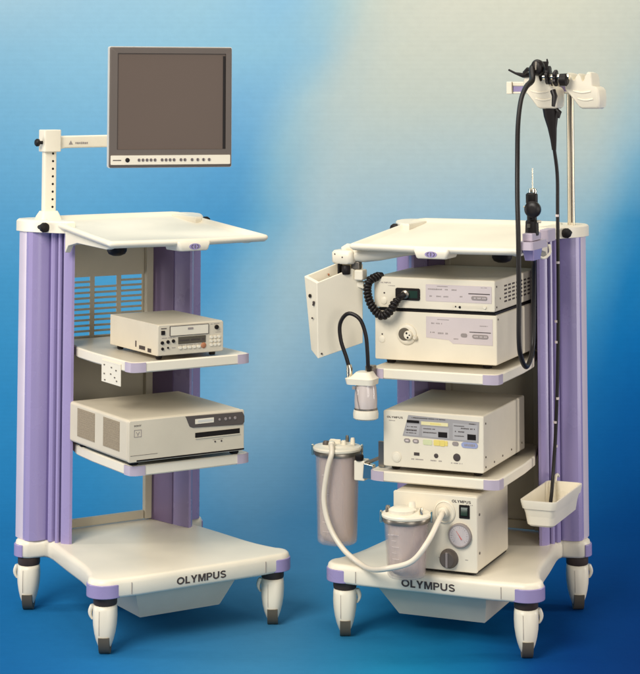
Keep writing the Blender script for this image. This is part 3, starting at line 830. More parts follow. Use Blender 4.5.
# ------------------------------------------------------------------ right trolley: video processor on light source
vp = thing('video_processor', "cream video processor with coiled cable, uppermost instrument of the right trolley", 'video processor', 'right', (-.03, .3, 1.057))
case(vp, -.243, .183, .100, .600, 1.060, 1.163, 'case', 'front', bev=.006)
feet(vp, (-.21, .15), (.14, .55), 1.0565, 1.061, .012)
y = .100
wordmark(-.2005, 1.1435, y, .036, .0048, 'inkgrey', vp)
fine_print([(-.192, -.166, 1.134, .0025)], y, 'inkgrey', vp)
discs('lamp', [(-.206, 1.109, .0030)], y, 'ink', vp, .001)
discs('power_button', [(-.208, 1.083, .012)], y, 'cream', vp, .0025)
fs = obj('socket', frrect(B(), -.165, -.078, 1.088, 1.128, y, .0045, .006), 'black', vp, bevel=.001)
plates('socket_window', [(-.120, -.086, 1.096, 1.120)], y - .0045, 'green', fs, .0008)
pn = obj('label_panel', frrect(B(), -.058, .172, 1.088, 1.144, y, .0012, .003), 'pink', vp)
yp = y - .0012
fine_print([(-.05, .05, 1.128, .005), (-.02, .02, 1.138, .0025), (.135, .155, 1.139, .0025), (-.048, -.035, 1.105, .005), (-.02, -.005, 1.105, .005), (.005, .02, 1.105, .005), (.062, .08, 1.107, .005)], yp, 'inkgrey', pn)
obj('rule', box(.092, .166, yp - .0006, yp, 1.1165, 1.1195), 'ink', pn)
obj('key', frrect(B(), .102, .157, 1.098, 1.111, yp, .002, .0065), 'inkgrey', pn)
fine_print([(.108, .152, 1.1045, .0045)], yp - .002, 'pink', pn, 'key_text')
obj('lower_groove', box(.035, .155, y - .0008, y + .0002, 1.070, 1.0785), 'case', vp)
discs('jack', [(.0615, 1.0725, .0042), (.047, 1.074, .0025)], y - .0008, 'black', vp, .001)
discs('button', [(.1485, 1.0745, .0052)], y - .0008, 'cream', vp, .003)
for i, yy in enumerate([.208 + .045 * k for k in range(8)]):
    b = B()
    for j in range(5):
        bx(b, .1822, .1836, yy, yy + .026, 1.083 + j * .0128, 1.0885 + j * .0128)
    obj('vent_slot', b, 'ink', vp)
discs_ = [(.12, 1.142), (.12, 1.075), (.16, 1.10), (.575, 1.075)]
for yy, zz in discs_:
    b = B(); lathe(b, (.183, yy, zz), [(.0035, -.001), (.003, .0012)], 10, 'x'); obj('screw', b, 'screw', vp)

ls = thing('light_source', "cream light source with round lamp socket, directly under the video processor", 'light source', 'right', (-.03, .3, .873))
case(ls, -.243, .186, .108, .590, .886, 1.0495, 'case', 'front', bev=.006)
feet(ls, (-.20, .14), (.15, .54), .873, .887, .016)
b = B(); bx(b, -.236, .179, .112, .58, 1.0485, 1.0568); obj('top_recess', b, 'black', ls)
y = .108
discs('lamp', [(-.217, .9705, .0028)], y, 'ink', ls, .001)
discs('power_button', [(-.218, .953, .011)], y, 'cream', ls, .0025)
so = B(); lathe(so, (-.128, y, .974), [(.034, -.001), (.034, .004), (.028, .009), (.025, .009)], 30, 'y'); so_ = obj('scope_socket', so, 'front', ls)
so = B(); lathe(so, (-.134, y, .975), [(.021, .008), (.021, .0105)], 24, 'y'); obj('socket_bore', so, 'tread', so_)
so = B(); lathe(so, (-.119, y, .973), [(.015, .008), (.015, .018), (.012, .022)], 24, 'y'); obj('socket_plug', so, 'cream', so_)
discs('pin_hole', [(-.122, .980, .0035), (-.118, .966, .0035), (-.112, .974, .0025)], y - .022, 'black', so_, .0008)
b = B(); lathe(b, (-.097, y, .965), [(.008, -.001), (.008, .012), (.005, .016)], 16, 'y'); obj('socket_latch', b, 'case', so_)
pn = obj('label_panel', skew(B(), [(-.060, .967), (.020, .962), (.034, .951), (.172, .951), (.172, 1.037), (-.060, 1.037)], y, .0012), 'pink', ls)
yp = y - .0012
fine_print([(-.045, -.032, 1.015, .005), (-.025, -.005, 1.015, .005), (-.045, -.030, .985, .005), (-.018, .02, .983, .006), (-.02, .02, 1.028, .0025), (.128, .155, 1.013, .003), (.037, .052, .967, .004)], yp, 'inkgrey', pn)
obj('rule', box(.092, .166, yp - .0006, yp, .9905, .9930), 'ink', pn)
obj('key', frrect(B(), .102, .157, .9715, .9845, yp, .002, .0065), 'inkgrey', pn)
obj('key', frrect(B(), .062, .084, .9745, .9865, yp, .002, .006), 'inkgrey', pn)
fine_print([(.108, .152, .978, .0045)], yp - .002, 'pink', pn, 'key_text')
for yy, zz in ((.125, 1.035), (.57, 1.03), (.57, .905)):
    b = B(); lathe(b, (.186, yy, zz), [(.0035, -.001), (.003, .0012)], 10, 'x'); obj('screw', b, 'screw', ls)

# ------------------------------------------------------------------ right trolley: electrosurgical unit
es = thing('electrosurgical_unit', "cream electrosurgical unit with grey control panel and yellow keys on the lower shelf", 'surgical generator', 'right', (0, .25, .5405))
case(es, -.180, .166, .020, .490, .553, .736, 'case', 'front', bev=.006)
feet(es, (-.15, .135), (.06, .45), .5405, .5545, .015)
y = .020
wordmark(-.1395, .7135, y, .056, .0062, 'ink', es)
fine_print([(-.16, -.14, .7025, .003), (-.157, -.152, .6845, .005)], y, 'inkgrey', es)
pn = obj('control_panel', skew(B(), [(-.112, .656), (.149, .650), (.152, .717), (-.092, .724)], y, .0012), 'greypanel', es)
yp = y - .0012
sub = [skew(B(), q_, yp, .0005) for q_ in ([(-.106, .660), (-.056, .659), (-.050, .695), (-.096, .695)], [(-.044, .659), (.050, .657), (.050, .690), (-.044, .691)], [(.062, .656), (.145, .654), (.147, .706), (.062, .708)])]
for s_ in sub: obj('control_field', s_, mat('control_field_grey', (.40, .38, .37), .5), pn)
obj('display', box(-.097, -.054, yp - .001, yp, .6995, .708), 'black', pn)
obj('display', box(.012, .043, yp - .0014, yp, .6595, .6765), 'black', pn)
obj('display', box(.112, .141, yp - .0014, yp, .6580, .6760), 'black', pn)
obj('mode_bar', box(-.047, .046, yp - .0012, yp, .6955, .7065), mat('pale_yellow_bar', (.74, .66, .36), .5), pn)
fine_print([(-.015, .02, .701, .006)], yp - .0012, 'yellow', pn, 'mode_text')
fine_print([(-.096, -.062, .687, .003), (-.1, -.064, .676, .006), (-.1, -.064, .667, .003), (-.04, .0, .684, .003), (-.04, .005, .672, .004), (-.08, .04, .7165, .0025), (.066, .10, .700, .003), (.09, .14, .693, .004), (.066, .1, .682, .004), (.066, .1, .668, .003), (.115, .14, .709, .003)], yp - .0007, 'ink', pn)
plates('key', [(-.107, -.086, .635, .648), (-.077, -.056, .635, .648)], y, 'inkgrey', es, .0022, .006)
plates('key_insert', [(-.102, -.091, .639, .644), (-.072, -.061, .639, .644)], y - .0022, 'dialface', es, .0004, .002)
plates('key', [(.060, .081, .636, .649)], y, 'inkgrey', es, .0022, .006)
plates('mode_key', [(-.041, -.010, .632, .649)], y, mat('pale_green_key', (.60, .62, .36), .5), es, .0018, .004)
plates('mode_key', [(-.004, .017, .632, .650), (.0175, .034, .631, .650), (.0345, .044, .633, .649)], y, 'yellow', es, .0022, .003)
plates('mode_key', [(.091, .147, .632, .650)], y, 'blue', es, .0022, .009)
fine_print([(.102, .136, .641, .008)], y - .0022, 'inkgrey', es, 'key_text')
discs('power_button', [(-.134, .585, .0165)], y, 'front', es, .003)
discs('power_button_cap', [(-.134, .585, .011)], y - .003, 'cream', es, .001)
plates('socket', [(-.073, -.054, .595, .605)], y, 'ink', es, .001)
discs('socket', [(.004, .599, .0075), (.075, .599, .0125)], y, 'ink', es, .0015)
fine_print([(-.085, -.042, .583, .004), (-.015, .022, .583, .004), (.055, .095, .580, .004)], y, 'inkgrey', es)
for yy, zz in ((.045, .709), (.045, .602), (.045, .570), (.136, .571), (.228, .575), (.328, .578), (.45, .580)):
    b = B(); lathe(b, (.166, yy, zz), [(.0035, -.001), (.003, .0012)], 10, 'x'); obj('screw', b, 'screw', es)

# ------------------------------------------------------------------ right trolley: suction pump and its jar
sp = thing('suction_pump', "cream suction pump with round pressure gauge and green switch on the base", 'suction pump', 'right', (0, .1, .2395))
case(sp, -.125, .160, -.035, .310, .250, .490, 'case', 'front', bev=.010, fd=.012)
feet(sp, (-.10, .13), (0, .27), .2395, .251, .014)
y = -.035
wordmark(.108, .4715, y, .064, .0085, 'ink', sp)
fine_print([(.122, .145, .463, .003), (.07, .085, .436, .003), (.03, .05, .29, .003), (.12, .13, .29, .003), (.10, .125, .398, .003)], y, 'inkgrey', sp)
sw = obj('power_switch', frrect(B(), .101, .136, .420, .462, y, .003, .002), 'black', sp)
rk = B(); loft(rk, [[(.107, y - .003, .428), (.130, y - .003, .428), (.130, y - .003, .455), (.107, y - .003, .455)], [(.108, y - .0075, .430), (.129, y - .0075, .430), (.129, y - .0045, .453), (.108, y - .0045, .453)]])
obj('rocker', rk, 'green', sw)
p_ = B(); lathe(p_, (.052, y, .435), [(.036, -.001), (.036, .004), (.0325, .006), (.031, .0035), (.022, .004), (.022, .006)], 32, 'y')
po_ = obj('hose_port', p_, 'front', sp)
g_ = B(); lathe(g_, (.104, y, .366), [(.0385, -.001), (.0385, .010), (.036, .014), (.033, .014), (.033, .010)], 36, 'y')
ga = obj('pressure_gauge', g_, 'inkgrey', sp)
g_ = B(); lathe(g_, (.104, y, .366), [(.033, .0095), (.033, .0112)], 36, 'y'); obj('dial', g_, 'dialface', ga)
b = B()
for k_ in range(19):
    a_ = radians(225 - 270 * k_ / 18)
    l = .006 if k_ % 3 == 0 else .003
    tube(b, [(.104 + (.029 - l) * cos(a_), y - .0117, .366 + (.029 - l) * sin(a_)), (.104 + .029 * cos(a_), y - .0117, .366 + .029 * sin(a_))], .0006, 5)
obj('scale', b, 'ink', ga)
b = B(); tube(b, [(.112, y - .0122, .355), (.094, y - .0122, .381)], [.0022, .0010], 6); obj('needle', b, 'red', ga)
g_ = B(); lathe(g_, (.104, y, .366), [(.0325, .0128), (.030, .0136)], 30, 'y'); obj('glass', g_, 'gaugeglass', ga)
k_ = B(); lathe(k_, (.066, y, .290), [(.031, -.001), (.031, .004), (.0285, .006), (.026, .022), (.022, .026)], 30, 'y')
kn = obj('vacuum_knob', k_, 'bezel', sp)
obj('knob_grip', box(.062, .070, y - .030, y - .024, .266, .314), 'inkgrey', kn, bevel=.002)
for z_ in (.43, .309):
    b = B(); lathe(b, (.160, -.008, z_), [(.0045, -.001), (.004, .0012)], 10, 'x'); obj('screw', b, 'screw', sp)
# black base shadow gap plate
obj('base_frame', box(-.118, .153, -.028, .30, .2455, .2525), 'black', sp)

def suction_jar(name, label, cx, cy, z0, z1, r0, r1, knobs):
    j = thing(name, label, 'suction jar', 'right', (cx, cy, z0), 'suction collection jars')
    w = B()
    h = z1 - z0
    outp = [(r0 - .016, 0), (r0 - .006, .002), (r0 - .001, .008), (r0, .018), (r1, h - .01), (r1 + .002, h)]
    inp = [(r1 - .001, h), (r1 - .003, h - .01), (r0 - .003, .020), (r0 - .010, .008), (r0 - .022, .006)]
    lathe(w, (cx, cy, z0), outp + inp, 48)
    wall = obj('jar_wall', w, 'jar', j, smooth=45)
    for k in range(7):
        zz = z0 + h * (.16 + .1 * k); rr_ = r0 + (r1 - r0) * (.16 + .1 * k) + .0004
        gq = B(); a0_, a1_ = radians(248), radians(262 if k % 2 else 270)
        pts_ = [(a0_ + (a1_ - a0_) * q / 6) for q in range(7)]
        loft(gq, [[(cx + (rr_ + e_) * cos(t_), cy + (rr_ + e_) * sin(t_), zz - .0007) for t_ in pts_ for e_ in (0,)] + [(cx + (rr_ + .0005) * cos(t_), cy + (rr_ + .0005) * sin(t_), zz - .0007) for t_ in pts_[::-1]],
                  [(cx + rr_ * cos(t_), cy + rr_ * sin(t_), zz + .0007) for t_ in pts_] + [(cx + (rr_ + .0005) * cos(t_), cy + (rr_ + .0005) * sin(t_), zz + .0007) for t_ in pts_[::-1]]])
        obj('graduation', gq, 'dialface', wall)
    # inner liner bag with folds
    li = B(); rings = []
    for i in range(15):
        t = i / 14; ring = []
        for k in range(48):
            a = 2 * pi * k / 48
            r = (r0 - .010 + (r1 - r0) * t) * (1 - .05 * abs(sin(a * 2.5 + t * 1.5)) - .02 * sin(a * 5 + 3 * t))
            if i == 0: r *= .8
            ring.append((cx + r * cos(a), cy + r * sin(a), z0 + .012 + (h - .02) * t))
        rings.append(ring)
    loft(li, rings)
    obj('liner', li, 'tint', j, smooth=80)
    l_ = B(); lathe(l_, (cx, cy, z1), [(r1 - .004, -.016), (r1 + .0035, -.015), (r1 + .0045, -.004), (r1 + .003, -.001)], 48)
    obj('seal_ring', l_, 'steel_dark', j)
    l_ = B(); lathe(l_, (cx, cy, z1), [(r1 + .001, -.002), (r1 + .007, .001), (r1 + .008, .007), (r1 + .005, .012), (r1 - .010, .014), (r1 - .018, .016), (r1 - .022, .020), (r1 - .05, .021)], 48)
    lid = obj('lid', l_, 'cream', j)
    for (dx, dy, rr_, hh, mm) in knobs:
        b = B(); lathe(b, (cx + dx, cy + dy, z1 + .012), [(rr_, 0), (rr_, hh * .7), (rr_ * .75, hh)], 18)
        obj('port', b, mm, lid)
    for a in (200, 20):
        a = radians(a)
        b = box(-.008, .008, -.004, .004, -.018, .018)
        for v in b.verts:
            x_, y_ = v.co.x, v.co.y
            v.co = (cx + (r1 + .009 + y_) * cos(a) - x_ * sin(a), cy + (r1 + .009 + y_) * sin(a) + x_ * cos(a), z1 + v.co.z)
        obj('clip', b, 'chrome', lid, bevel=.002)
    return j, lid

j1, lid1 = suction_jar('suction_jar', "tall smoked suction jar clamped beside the lower shelf corner", -.378, .100, .270, .578, .068, .0745,
    [(.0, -.048, .012, .024, 'cream'), (.028, -.01, .009, .022, 'cream'), (.05, .015, .008, .028, 'cream'), (-.028, -.03, .012, .020, 'bezel'), (-.03, .035, .014, .014, 'cream'), (.02, .04, .006, .030, 'steel_dark')])
rb = B()
bx(rb, -.026 - .378, -.378 + .012, .100 - .0005, .104, .596, .612)
obj('lid_rib', rb, 'cream', lid1, bevel=.002)
# clamp of the tall jar reaching the shelf corner
b = B()
bx(b, -.300, -.262, .055, .105, .490, .556)
cl = obj('clamp_block', b, 'cream', j1, bevel=.004)
b = B(); loft(b, [[(x_, y_, z_) for y_ in (.04,) for x_, z_ in ((-.285, .515), (-.272, .500), (-.176, .560), (-.176, .622), (-.184, .622), (-.190, .570))],
                  [(x_, y_, z_) for y_ in (.046,) for x_, z_ in ((-.285, .515), (-.272, .500), (-.176, .560), (-.176, .622), (-.184, .622), (-.190, .570))]])
b.free()
b = B(); loft(b, [[(x_, .048, z_) for x_, z_ in ((-.266, .50), (-.229, .50), (-.229, .545), (-.262, .550))], [(x_, .075, z_) for x_, z_ in ((-.266, .50), (-.229, .50), (-.229, .545), (-.262, .550))]])
obj('clamp_arm', b, 'chrome', j1, bevel=.002)
b = B(); tube(b, [(-.258, .062, .548), (-.232, .062, .560), (-.205, .062, .572)], .006, 10); bx(b, -.212, -.190, .055, .068, .542, .625)
obj('clamp_lever', b, 'steel_dark', j1, bevel=.001)
b = B(); lathe(b, (-.282, .06, .556), [(.012, 0), (.015, .004), (.015, .016), (.010, .020)], 12); obj('clamp_knob', b, 'black', j1)

j2, lid2 = suction_jar('suction_jar', "short smoked suction jar hanging on the pump front above the lettering", -.049, -.121, .2415, .430, .062, .0715,
    [(-.005, -.02, .045, .020, 'cream'), (.02, .0, .012, .036, 'cream'), (-.055, -.02, .008, .022, 'steel_dark'), (.058, -.02, .006, .024, 'chrome')])
b = B(); bx(b, -.075, -.022, -.052, -.034, .36, .41); obj('mount_hook', b, 'steel_dark', j2, bevel=.002)
wordmark(-.07, .385, -.1925, .03, .004, 'dialface', j2)

# hose from the tall jar to the pump
hp_ = [(-.378, .052, .600), (-.370, .030, .600), (-.362, .012, .580), (-.374, .004, .529), (-.385, .000, .430), (-.359, -.01, .346), (-.304, -.03, .285), (-.236, -.06, .2535), (-.165, -.13, .256),
       (-.08, -.206, .284), (.002, -.212, .314), (.046, -.19, .370), (.058, -.12, .421), (.0555, -.075, .435), (.052, -.041, .435)]
ho = thing('suction_hose', "milky hose running from the tall jar down to the pump port", 'hose', 'right', (-.1, -.1, .25))
obj('tube', tube(B(), spline(hp_, 10), .0088, 16), 'hose', ho, smooth=80)
b = B(); lathe(b, (.052, -.035, .435), [(.016, .006), (.018, .008), (.018, .020), (.014, .026)], 20, 'y'); obj('connector', b, 'cream', ho)

# ------------------------------------------------------------------ coiled cable plugged into the processor
cc = thing('coiled_cable', "black coiled cable looping in front of the video processor socket", 'cable', 'right', (-.23, .07, 1.03))
path = spline([(-.222, .120, 1.166), (-.236, .090, 1.160), (-.250, .072, 1.148), (-.256, .07, 1.117), (-.241, .066, 1.072), (-.204, .062, 1.037), (-.172, .064, 1.053), (-.158, .072, 1.080), (-.142, .084, 1.098)], 60)
tot = 0; acc = [0]
for a_, b_ in zip(path, path[1:]): tot += (b_ - a_).length; acc.append(tot)
turns = 25; hel = []
for i in range(turns * 14 + 1):
    d_ = tot * i / (turns * 14)
    k = max(q for q in range(len(acc)) if acc[q] <= d_ + 1e-9); k = min(k, len(path) - 2)
    f_ = (d_ - acc[k]) / max(1e-9, acc[k + 1] - acc[k])
    c_ = path[k].lerp(path[k + 1], f_); t_ = (path[k + 1] - path[k]).normalized()
    u_ = (Vector((0, 1, 0)) - t_ * t_.y).normalized(); v_ = t_.cross(u_)
    ang = 2 * pi * i / 14
    tp = min(1, i / 20, (turns * 14 - i) / 30)
    hel.append(c_ + (u_ * cos(ang) + v_ * sin(ang)) * .0100 * (.35 + .65 * tp))
obj('coil', tube(B(), hel, .0054, 8), 'rubber', cc, smooth=80)
obj('core', tube(B(), path, .0100, 10), 'black', cc, smooth=80)
b = B(); tube(b, [(-.146, .082, 1.098), (-.134, .078, 1.104), (-.128, .084, 1.108)], .010, 14); obj('plug', b, 'black', cc)
b = B(); lathe(b, (-.128, .095, 1.108), [(.014, 0), (.014, .010), (.009, .013)], 18, 'y'); obj('plug_collar', b, 'steel_dark', cc)

# ------------------------------------------------------------------ irrigation bottle on the shelf corner
ib = thing('water_bottle', "small clear water bottle with cream collar hung at the upper shelf corner", 'water bottle', 'right', (-.217, -.045, .716))
c0 = (-.217, -.045, 0)
w = B(); lathe(w, c0, [(.034, .735), (.037, .745), (.038, .775), (.036, .81), (.033, .828), (.031, .828), (.034, .81), (.036, .775), (.035, .747), (.030, .738)], 32)
obj('bottle_wall', w, 'bottle', ib, smooth=60)
w = B(); lathe(w, c0, [(.030, .742), (.034, .748), (.0345, .79), (.030, .80)], 28); obj('water', w, 'dialface', ib)
w = B(); lathe(w, c0, [(.036, .713), (.041, .717), (.042, .730), (.040, .742), (.036, .744)], 32); obj('base', w, 'cream', ib)
w = B(); lathe(w, c0, [(.0355, .744), (.0385, .745), (.0385, .749), (.036, .750)], 32); obj('base_ring', w, 'steel_dark', ib)
w = B(); loft(w, [[(x_, y_, .826) for x_, y_ in rr(-.275, -.182, -.082, -.010, .015)], [(x_, y_, .845) for x_, y_ in rr(-.280, -.180, -.085, -.008, .016)], [(x_, y_, .850) for x_, y_ in rr(-.262, -.186, -.080, -.012, .016)], [(x_, y_, .866) for x_, y_ in rr(-.245, -.195, -.072, -.02, .014)]])
obj('collar', w, 'cream', ib)
w = B(); tube(w, [(-.235, -.083, .81), (-.232, -.083, .78), (-.224, -.084, .75)], .0014, 6); bx(w, -.250, -.240, -.083, -.078, .812, .822); obj('dip_tube', w, 'inkgrey', ib)
w = B(); bx(w, -.225, -.195, -.030, -.003, .846, .884); obj('hanger', w, 'steel_dark', ib, bevel=.002)
w = B(); tube(w, [(-.2745, -.045, .838), (-.2745, -.045, .872), (-.277, -.045, .885)], [.0095, .0105, .0085], 16); obj('metal_joint', w, 'chrome', ib)
it = spline([(-.277, -.045, .880), (-.287, -.045, .912), (-.305, -.045, .962), (-.309, -.045, 1.012), (-.292, -.045, 1.044), (-.268, -.045, 1.052), (-.236, -.045, 1.033), (-.217, -.045, .985), (-.211, -.045, .93), (-.210, -.042, .885), (-.210, -.035, .86)], 10)
obj('tube', tube(B(), it, .0066, 12), 'rubber', ib, smooth=80)

# ------------------------------------------------------------------ document / connector box on its arm
kb = thing('side_box', "open topped cream box hanging from the arm left of the instruments", 'storage box', 'right', (-.35, .03, .90))
TL, BL, TR, BR = Vector((-.398, -.03, 1.146)), Vector((-.394, -.03, .896)), Vector((-.283, .10, 1.202)), Vector((-.284, .10, .938))
kTL, kBL = Vector((-.462, .010, 1.163)), Vector((-.436, .010, .918))
kTR, kBR = TR + (kTL - TL), BR + (kBL - BL)
b = B()
tops = [TL, TR, kTR, kTL]; bots = [BL, BR, kBR, kBL]
mid = sum(tops, Vector()) / 4
ins = [p_ + (mid - p_) * .13 for p_ in tops]
inb = [p_ + (bots[i] - tops[i]) * .42 for i, p_ in enumerate(ins)]
loft(b, [bots, tops, ins, inb])
bx_ = obj('box', b, 'cream', kb, bevel=.005, seg=3)
fa = (TR - TL).normalized(); dn = (BL - TL).normalized(); nn = fa.cross(dn); nn = nn if nn.y < 0 else -nn
sa = (kTL - TL).normalized(); sn = sa.cross(dn); sn = sn if sn.x < 0 else -sn
def dot_on(o0, n_, r_, m_, nm, L_=.003):
    b = B(); tube(b, [o0 - n_ * .001, o0 + n_ * L_], r_, 14); obj(nm, b, m_, kb)
dot_on(TL + sa * .042 + dn * .055, sn, .0062, 'black', 'screw')
dot_on(TL + sa * .020 + dn * .070, sn, .0045, 'ink', 'screw')
dot_on(TL + sa * .022 + dn * .078, sn, .0040, 'ink', 'screw')
dot_on(TL + sa * .030 + dn * .125, sn, .0030, 'ink', 'screw')
dot_on(BL + fa * .014 - dn * .012, nn, .0032, 'ink', 'screw')
dot_on(TL + fa * .085 + sa * .058 + dn * .018, -fa, .004, 'redbrown', 'screw')
b = B(); tube(b, [ins[3].lerp(inb[3], .4) + fa * .02, ins[2].lerp(inb[2], .4) - fa * .03], .0025, 8); obj('divider_wire', b, 'case', kb)
b = B(); lathe(b, (-.328, .055, 1.170), [(.014, 0), (.016, .003), (.016, .026), (.013, .030)], 18)
obj('joint', b, 'black', kb)
b = B(); bx(b, -.352, -.346, .04, .07, 1.172, 1.206); obj('hinge', b, 'black', kb)
b = B(); bx(b, -.316, -.286, .07, .10, 1.186, 1.212); obj('hinge', b, 'steel_dark', kb, bevel=.003)
b = B(); bx(b, -.302, -.270, .062, .108, 1.150, 1.186); obj('hook', b, 'cream', kb, bevel=.006)
b = B(); loft(b, [[(-.275, .085, 1.120), (-.275, .095, 1.118), (-.275, .095, 1.148), (-.275, .085, 1.146)], [(-.305, .082, 1.128), (-.305, .092, 1.126), (-.305, .092, 1.142), (-.305, .082, 1.140)]])
obj('side_hook', b, 'cream', kb, bevel=.003)
b = B()
loft(b, [[(x_, y_, 1.205) for x_, y_ in rr(-.372, -.305, .045, .115, .016)], [(x_, y_, 1.212) for x_, y_ in rr(-.378, -.300, .040, .12, .018)], [(x_, y_, 1.243) for x_, y_ in rr(-.378, -.300, .040, .12, .018)], [(x_, y_, 1.250) for x_, y_ in rr(-.372, -.306, .046, .114, .016)]])
obj('arm_knuckle', b, 'cream', kb, smooth=50)
for x_, z_ in ((-.362, 1.238), (-.335, 1.228)):
    b = B(); lathe(b, (x_, .040, z_), [(.003, -.001), (.0025, .001)], 8, 'y'); obj('screw', b, 'ink', kb)
b = B(); tube(b, [(-.345, .08, 1.248), (-.330, .08, 1.258), (-.305, .085, 1.256)], .014, 14); obj('knuckle_pin', b, 'cream', kb, smooth=70)
b = B()
loft(b, [[(x_, yc + u_ * hw, zc_ + w_ * hh) for u_, w_ in [(cos(q), sin(q)) for q in [2 * pi * k / 20 for k in range(20)]]] for x_, yc, zc_, hw, hh in
    ((-.312, .08, 1.232, .022, .020), (-.27, .085, 1.236, .026, .026), (-.22, .10, 1.240, .028, .024), (-.15, .13, 1.246, .026, .016), (-.08, .16, 1.250, .02, .010))])
obj('arm', b, 'cream', kb, smooth=80)

# ------------------------------------------------------------------ right trolley: scope pole, hangers
b = B(); lathe(b, (.309, .60, 0), [(.0135, zcr + .03), (.0135, 1.80)], 24); sp1 = obj('scope_pole', b, 'pole', tr_)
b = B(); lathe(b, (.3143, .5874, 0), [(.0021, zcr + .05), (.0021, 1.775)], 8); obj('pole_groove', b, 'collar', sp1)
b = B()
bx(b, .105, .125, .500, .535, 1.778, 1.822); bx(b, .126, .430, .508, .535, 1.806, 1.821); bx(b, .126, .430, .508, .535, 1.779, 1.786)
hb = obj('hanger_bar', b, 'cream', tr_, bevel=.003)
b = B(); bx(b, .127, .425, .512, .530, 1.7865, 1.8055); obj('bar_insert', b, 'lilac', hb)
def hanger(dx):
    P_ = [(0, 1.795), (.000, 1.822), (.003, 1.842), (.010, 1.851), (.018, 1.846), (.026, 1.826), (.034, 1.826), (.041, 1.840), (.048, 1.848), (.056, 1.842), (.063, 1.822),
          (.070, 1.824), (.075, 1.842), (.082, 1.853), (.091, 1.850), (.096, 1.836), (.098, 1.806), (.112, 1.800), (.120, 1.790), (.122, 1.760), (.120, 1.732), (.114, 1.727), (.060, 1.727), (.050, 1.732), (.018, 1.772), (.004, 1.786)]
    P_ = [(x_ + dx, z_) for x_, z_ in P_][::-1]
    mx_ = sum(p_[0] for p_ in P_) / len(P_); mz_ = sum(p_[1] for p_ in P_) / len(P_)
    def sc(k_, y_): return [(mx_ + (x_ - mx_) * k_, y_, mz_ + (z_ - mz_) * k_) for x_, z_ in P_]
    b = B(); loft(b, [sc(.90, .392), sc(.97, .397), sc(1, .406), sc(1.0, .470), sc(.94, .505)])
    h_ = obj('scope_hook', b, 'cream', tr_, smooth=45)
    for z_, a0, a1 in ((1.786, .030, .092), (1.760, .046, .100)):
        b = B(); tube(b, spline([(a0 + dx, .3925, z_ + .002), ((a0 + a1) / 2 + dx, .3915, z_ - .004), (a1 + dx, .3925, z_)], 6), .0035, 8)
        obj('rib', b, 'cream', h_, smooth=80)
hanger(.197); hanger(.346)

# lilac connector holder hooked to the side of the work tray
b = B(); bx(b, .304, .338, .012, .118, 1.302, 1.327)
ch_ = obj('connector_holder', b, 'lilac_pale', tr_, bevel=.003)
b = B(); loft(b, [[(x_, y_, 1.276) for x_, y_ in rr(.290, .348, -.020, .160, .008)], [(x_, y_, 1.301) for x_, y_ in rr(.294, .346, -.016, .156, .008)]]); obj('flange', b, 'lilac_pale', ch_)
b = B(); loft(b, [[(x_, y_, 1.240) for x_, y_ in rr(.308, .338, .022, .110, .008)], [(x_, y_, 1.276) for x_, y_ in rr(.302, .342, .012, .120, .008)]]); obj('cup', b, 'lilac', ch_)
b = B(); bx(b, .300, .330, .225, .320, 1.284, 1.326); obj('side_block', b, 'lilac_pale', ch_, bevel=.003)
b = B(); tube(b, spline([(.334, .225, 1.278), (.338, .220, 1.252), (.330, .200, 1.238), (.322, .180, 1.236), (.316, .160, 1.246), (.315, .150, 1.258)], 6), .0045, 10); obj('cord_hook', b, 'cream', ch_, smooth=80)

# ------------------------------------------------------------------ the endoscope
en = thing('endoscope', "black endoscope hanging from the hook with its cord looped at the trolley side", 'endoscope', 'right', (.27, .40, 1.85))
b = B()
loft(b, [[(x_ + rx * cos(q), y_ + ry * sin(q), z_) for q in [2 * pi * k / 20 for k in range(20)]] for x_, y_, z_, rx, ry in
    ((.298, .425, 1.585, .0075, .0075), (.296, .425, 1.62, .011, .010), (.292, .425, 1.66, .016, .014), (.288, .425, 1.70, .025, .02), (.286, .425, 1.73, .028, .022), (.280, .42, 1.78, .022, .02), (.272, .41, 1.84, .02, .02), (.268, .40, 1.87, .020, .018), (.266, .40, 1.89, .014, .012))])
obj('control_body', b, 'black', en, smooth=70)
b = B(); lathe(b, (.262, .350, 1.868), [(.018, -.04), (.022, -.02), (.023, .0), (.020, .010), (.014, .014)], 24, 'y')
for v in b.verts: v.co.z = 1.868 + (v.co.z - 1.868) * 1.25
obj('angulation_housing', b, 'rubber', en, smooth=50)
b = B(); tube(b, [(.262, .333, 1.86), (.262, .333, 1.888)], [.0035, .003], 8); obj('housing_rib', b, 'steel_dark', en)
def cog(x0, r_, w_, nt_, z_, y_=.36):
    b = B(); n_ = nt_ * 6
    ring = [(r_ * (1 + .10 * math.copysign(abs(cos(nt_ * pi * k / n_ * 2 / 2)) ** .5, cos(nt_ * 2 * pi * k / n_))), 2 * pi * k / n_) for k in range(n_)]
    loft(b, [[(x0, y_ + q * .9 * cos(a_), z_ + q * .9 * sin(a_)) for q, a_ in ring], [(x0 + w_ * .15, y_ + q * cos(a_), z_ + q * sin(a_)) for q, a_ in ring], [(x0 + w_ * .85, y_ + q * cos(a_), z_ + q * sin(a_)) for q, a_ in ring], [(x0 + w_, y_ + q * .9 * cos(a_), z_ + q * .9 * sin(a_)) for q, a_ in ring]])
    return b
obj('angulation_wheel', cog(.292, .031, .013, 6, 1.842), 'rubber', en)
obj('angulation_wheel', cog(.318, .026, .012, 5, 1.832), 'rubber', en)
b = B(); lathe(b, (0, .36, 1.836), [(.010, .28), (.010, .372), (.017, .348), (.019, .352), (.019, .368), (.015, .372)][:2] , 16, 'x'); obj('axle', b, 'chrome', en)
b = B(); lathe(b, (0, .36, 1.826), [(.012, .338), (.021, .340), (.022, .362), (.015, .368)], 18, 'x'); obj('lock_knob', b, 'black', en)
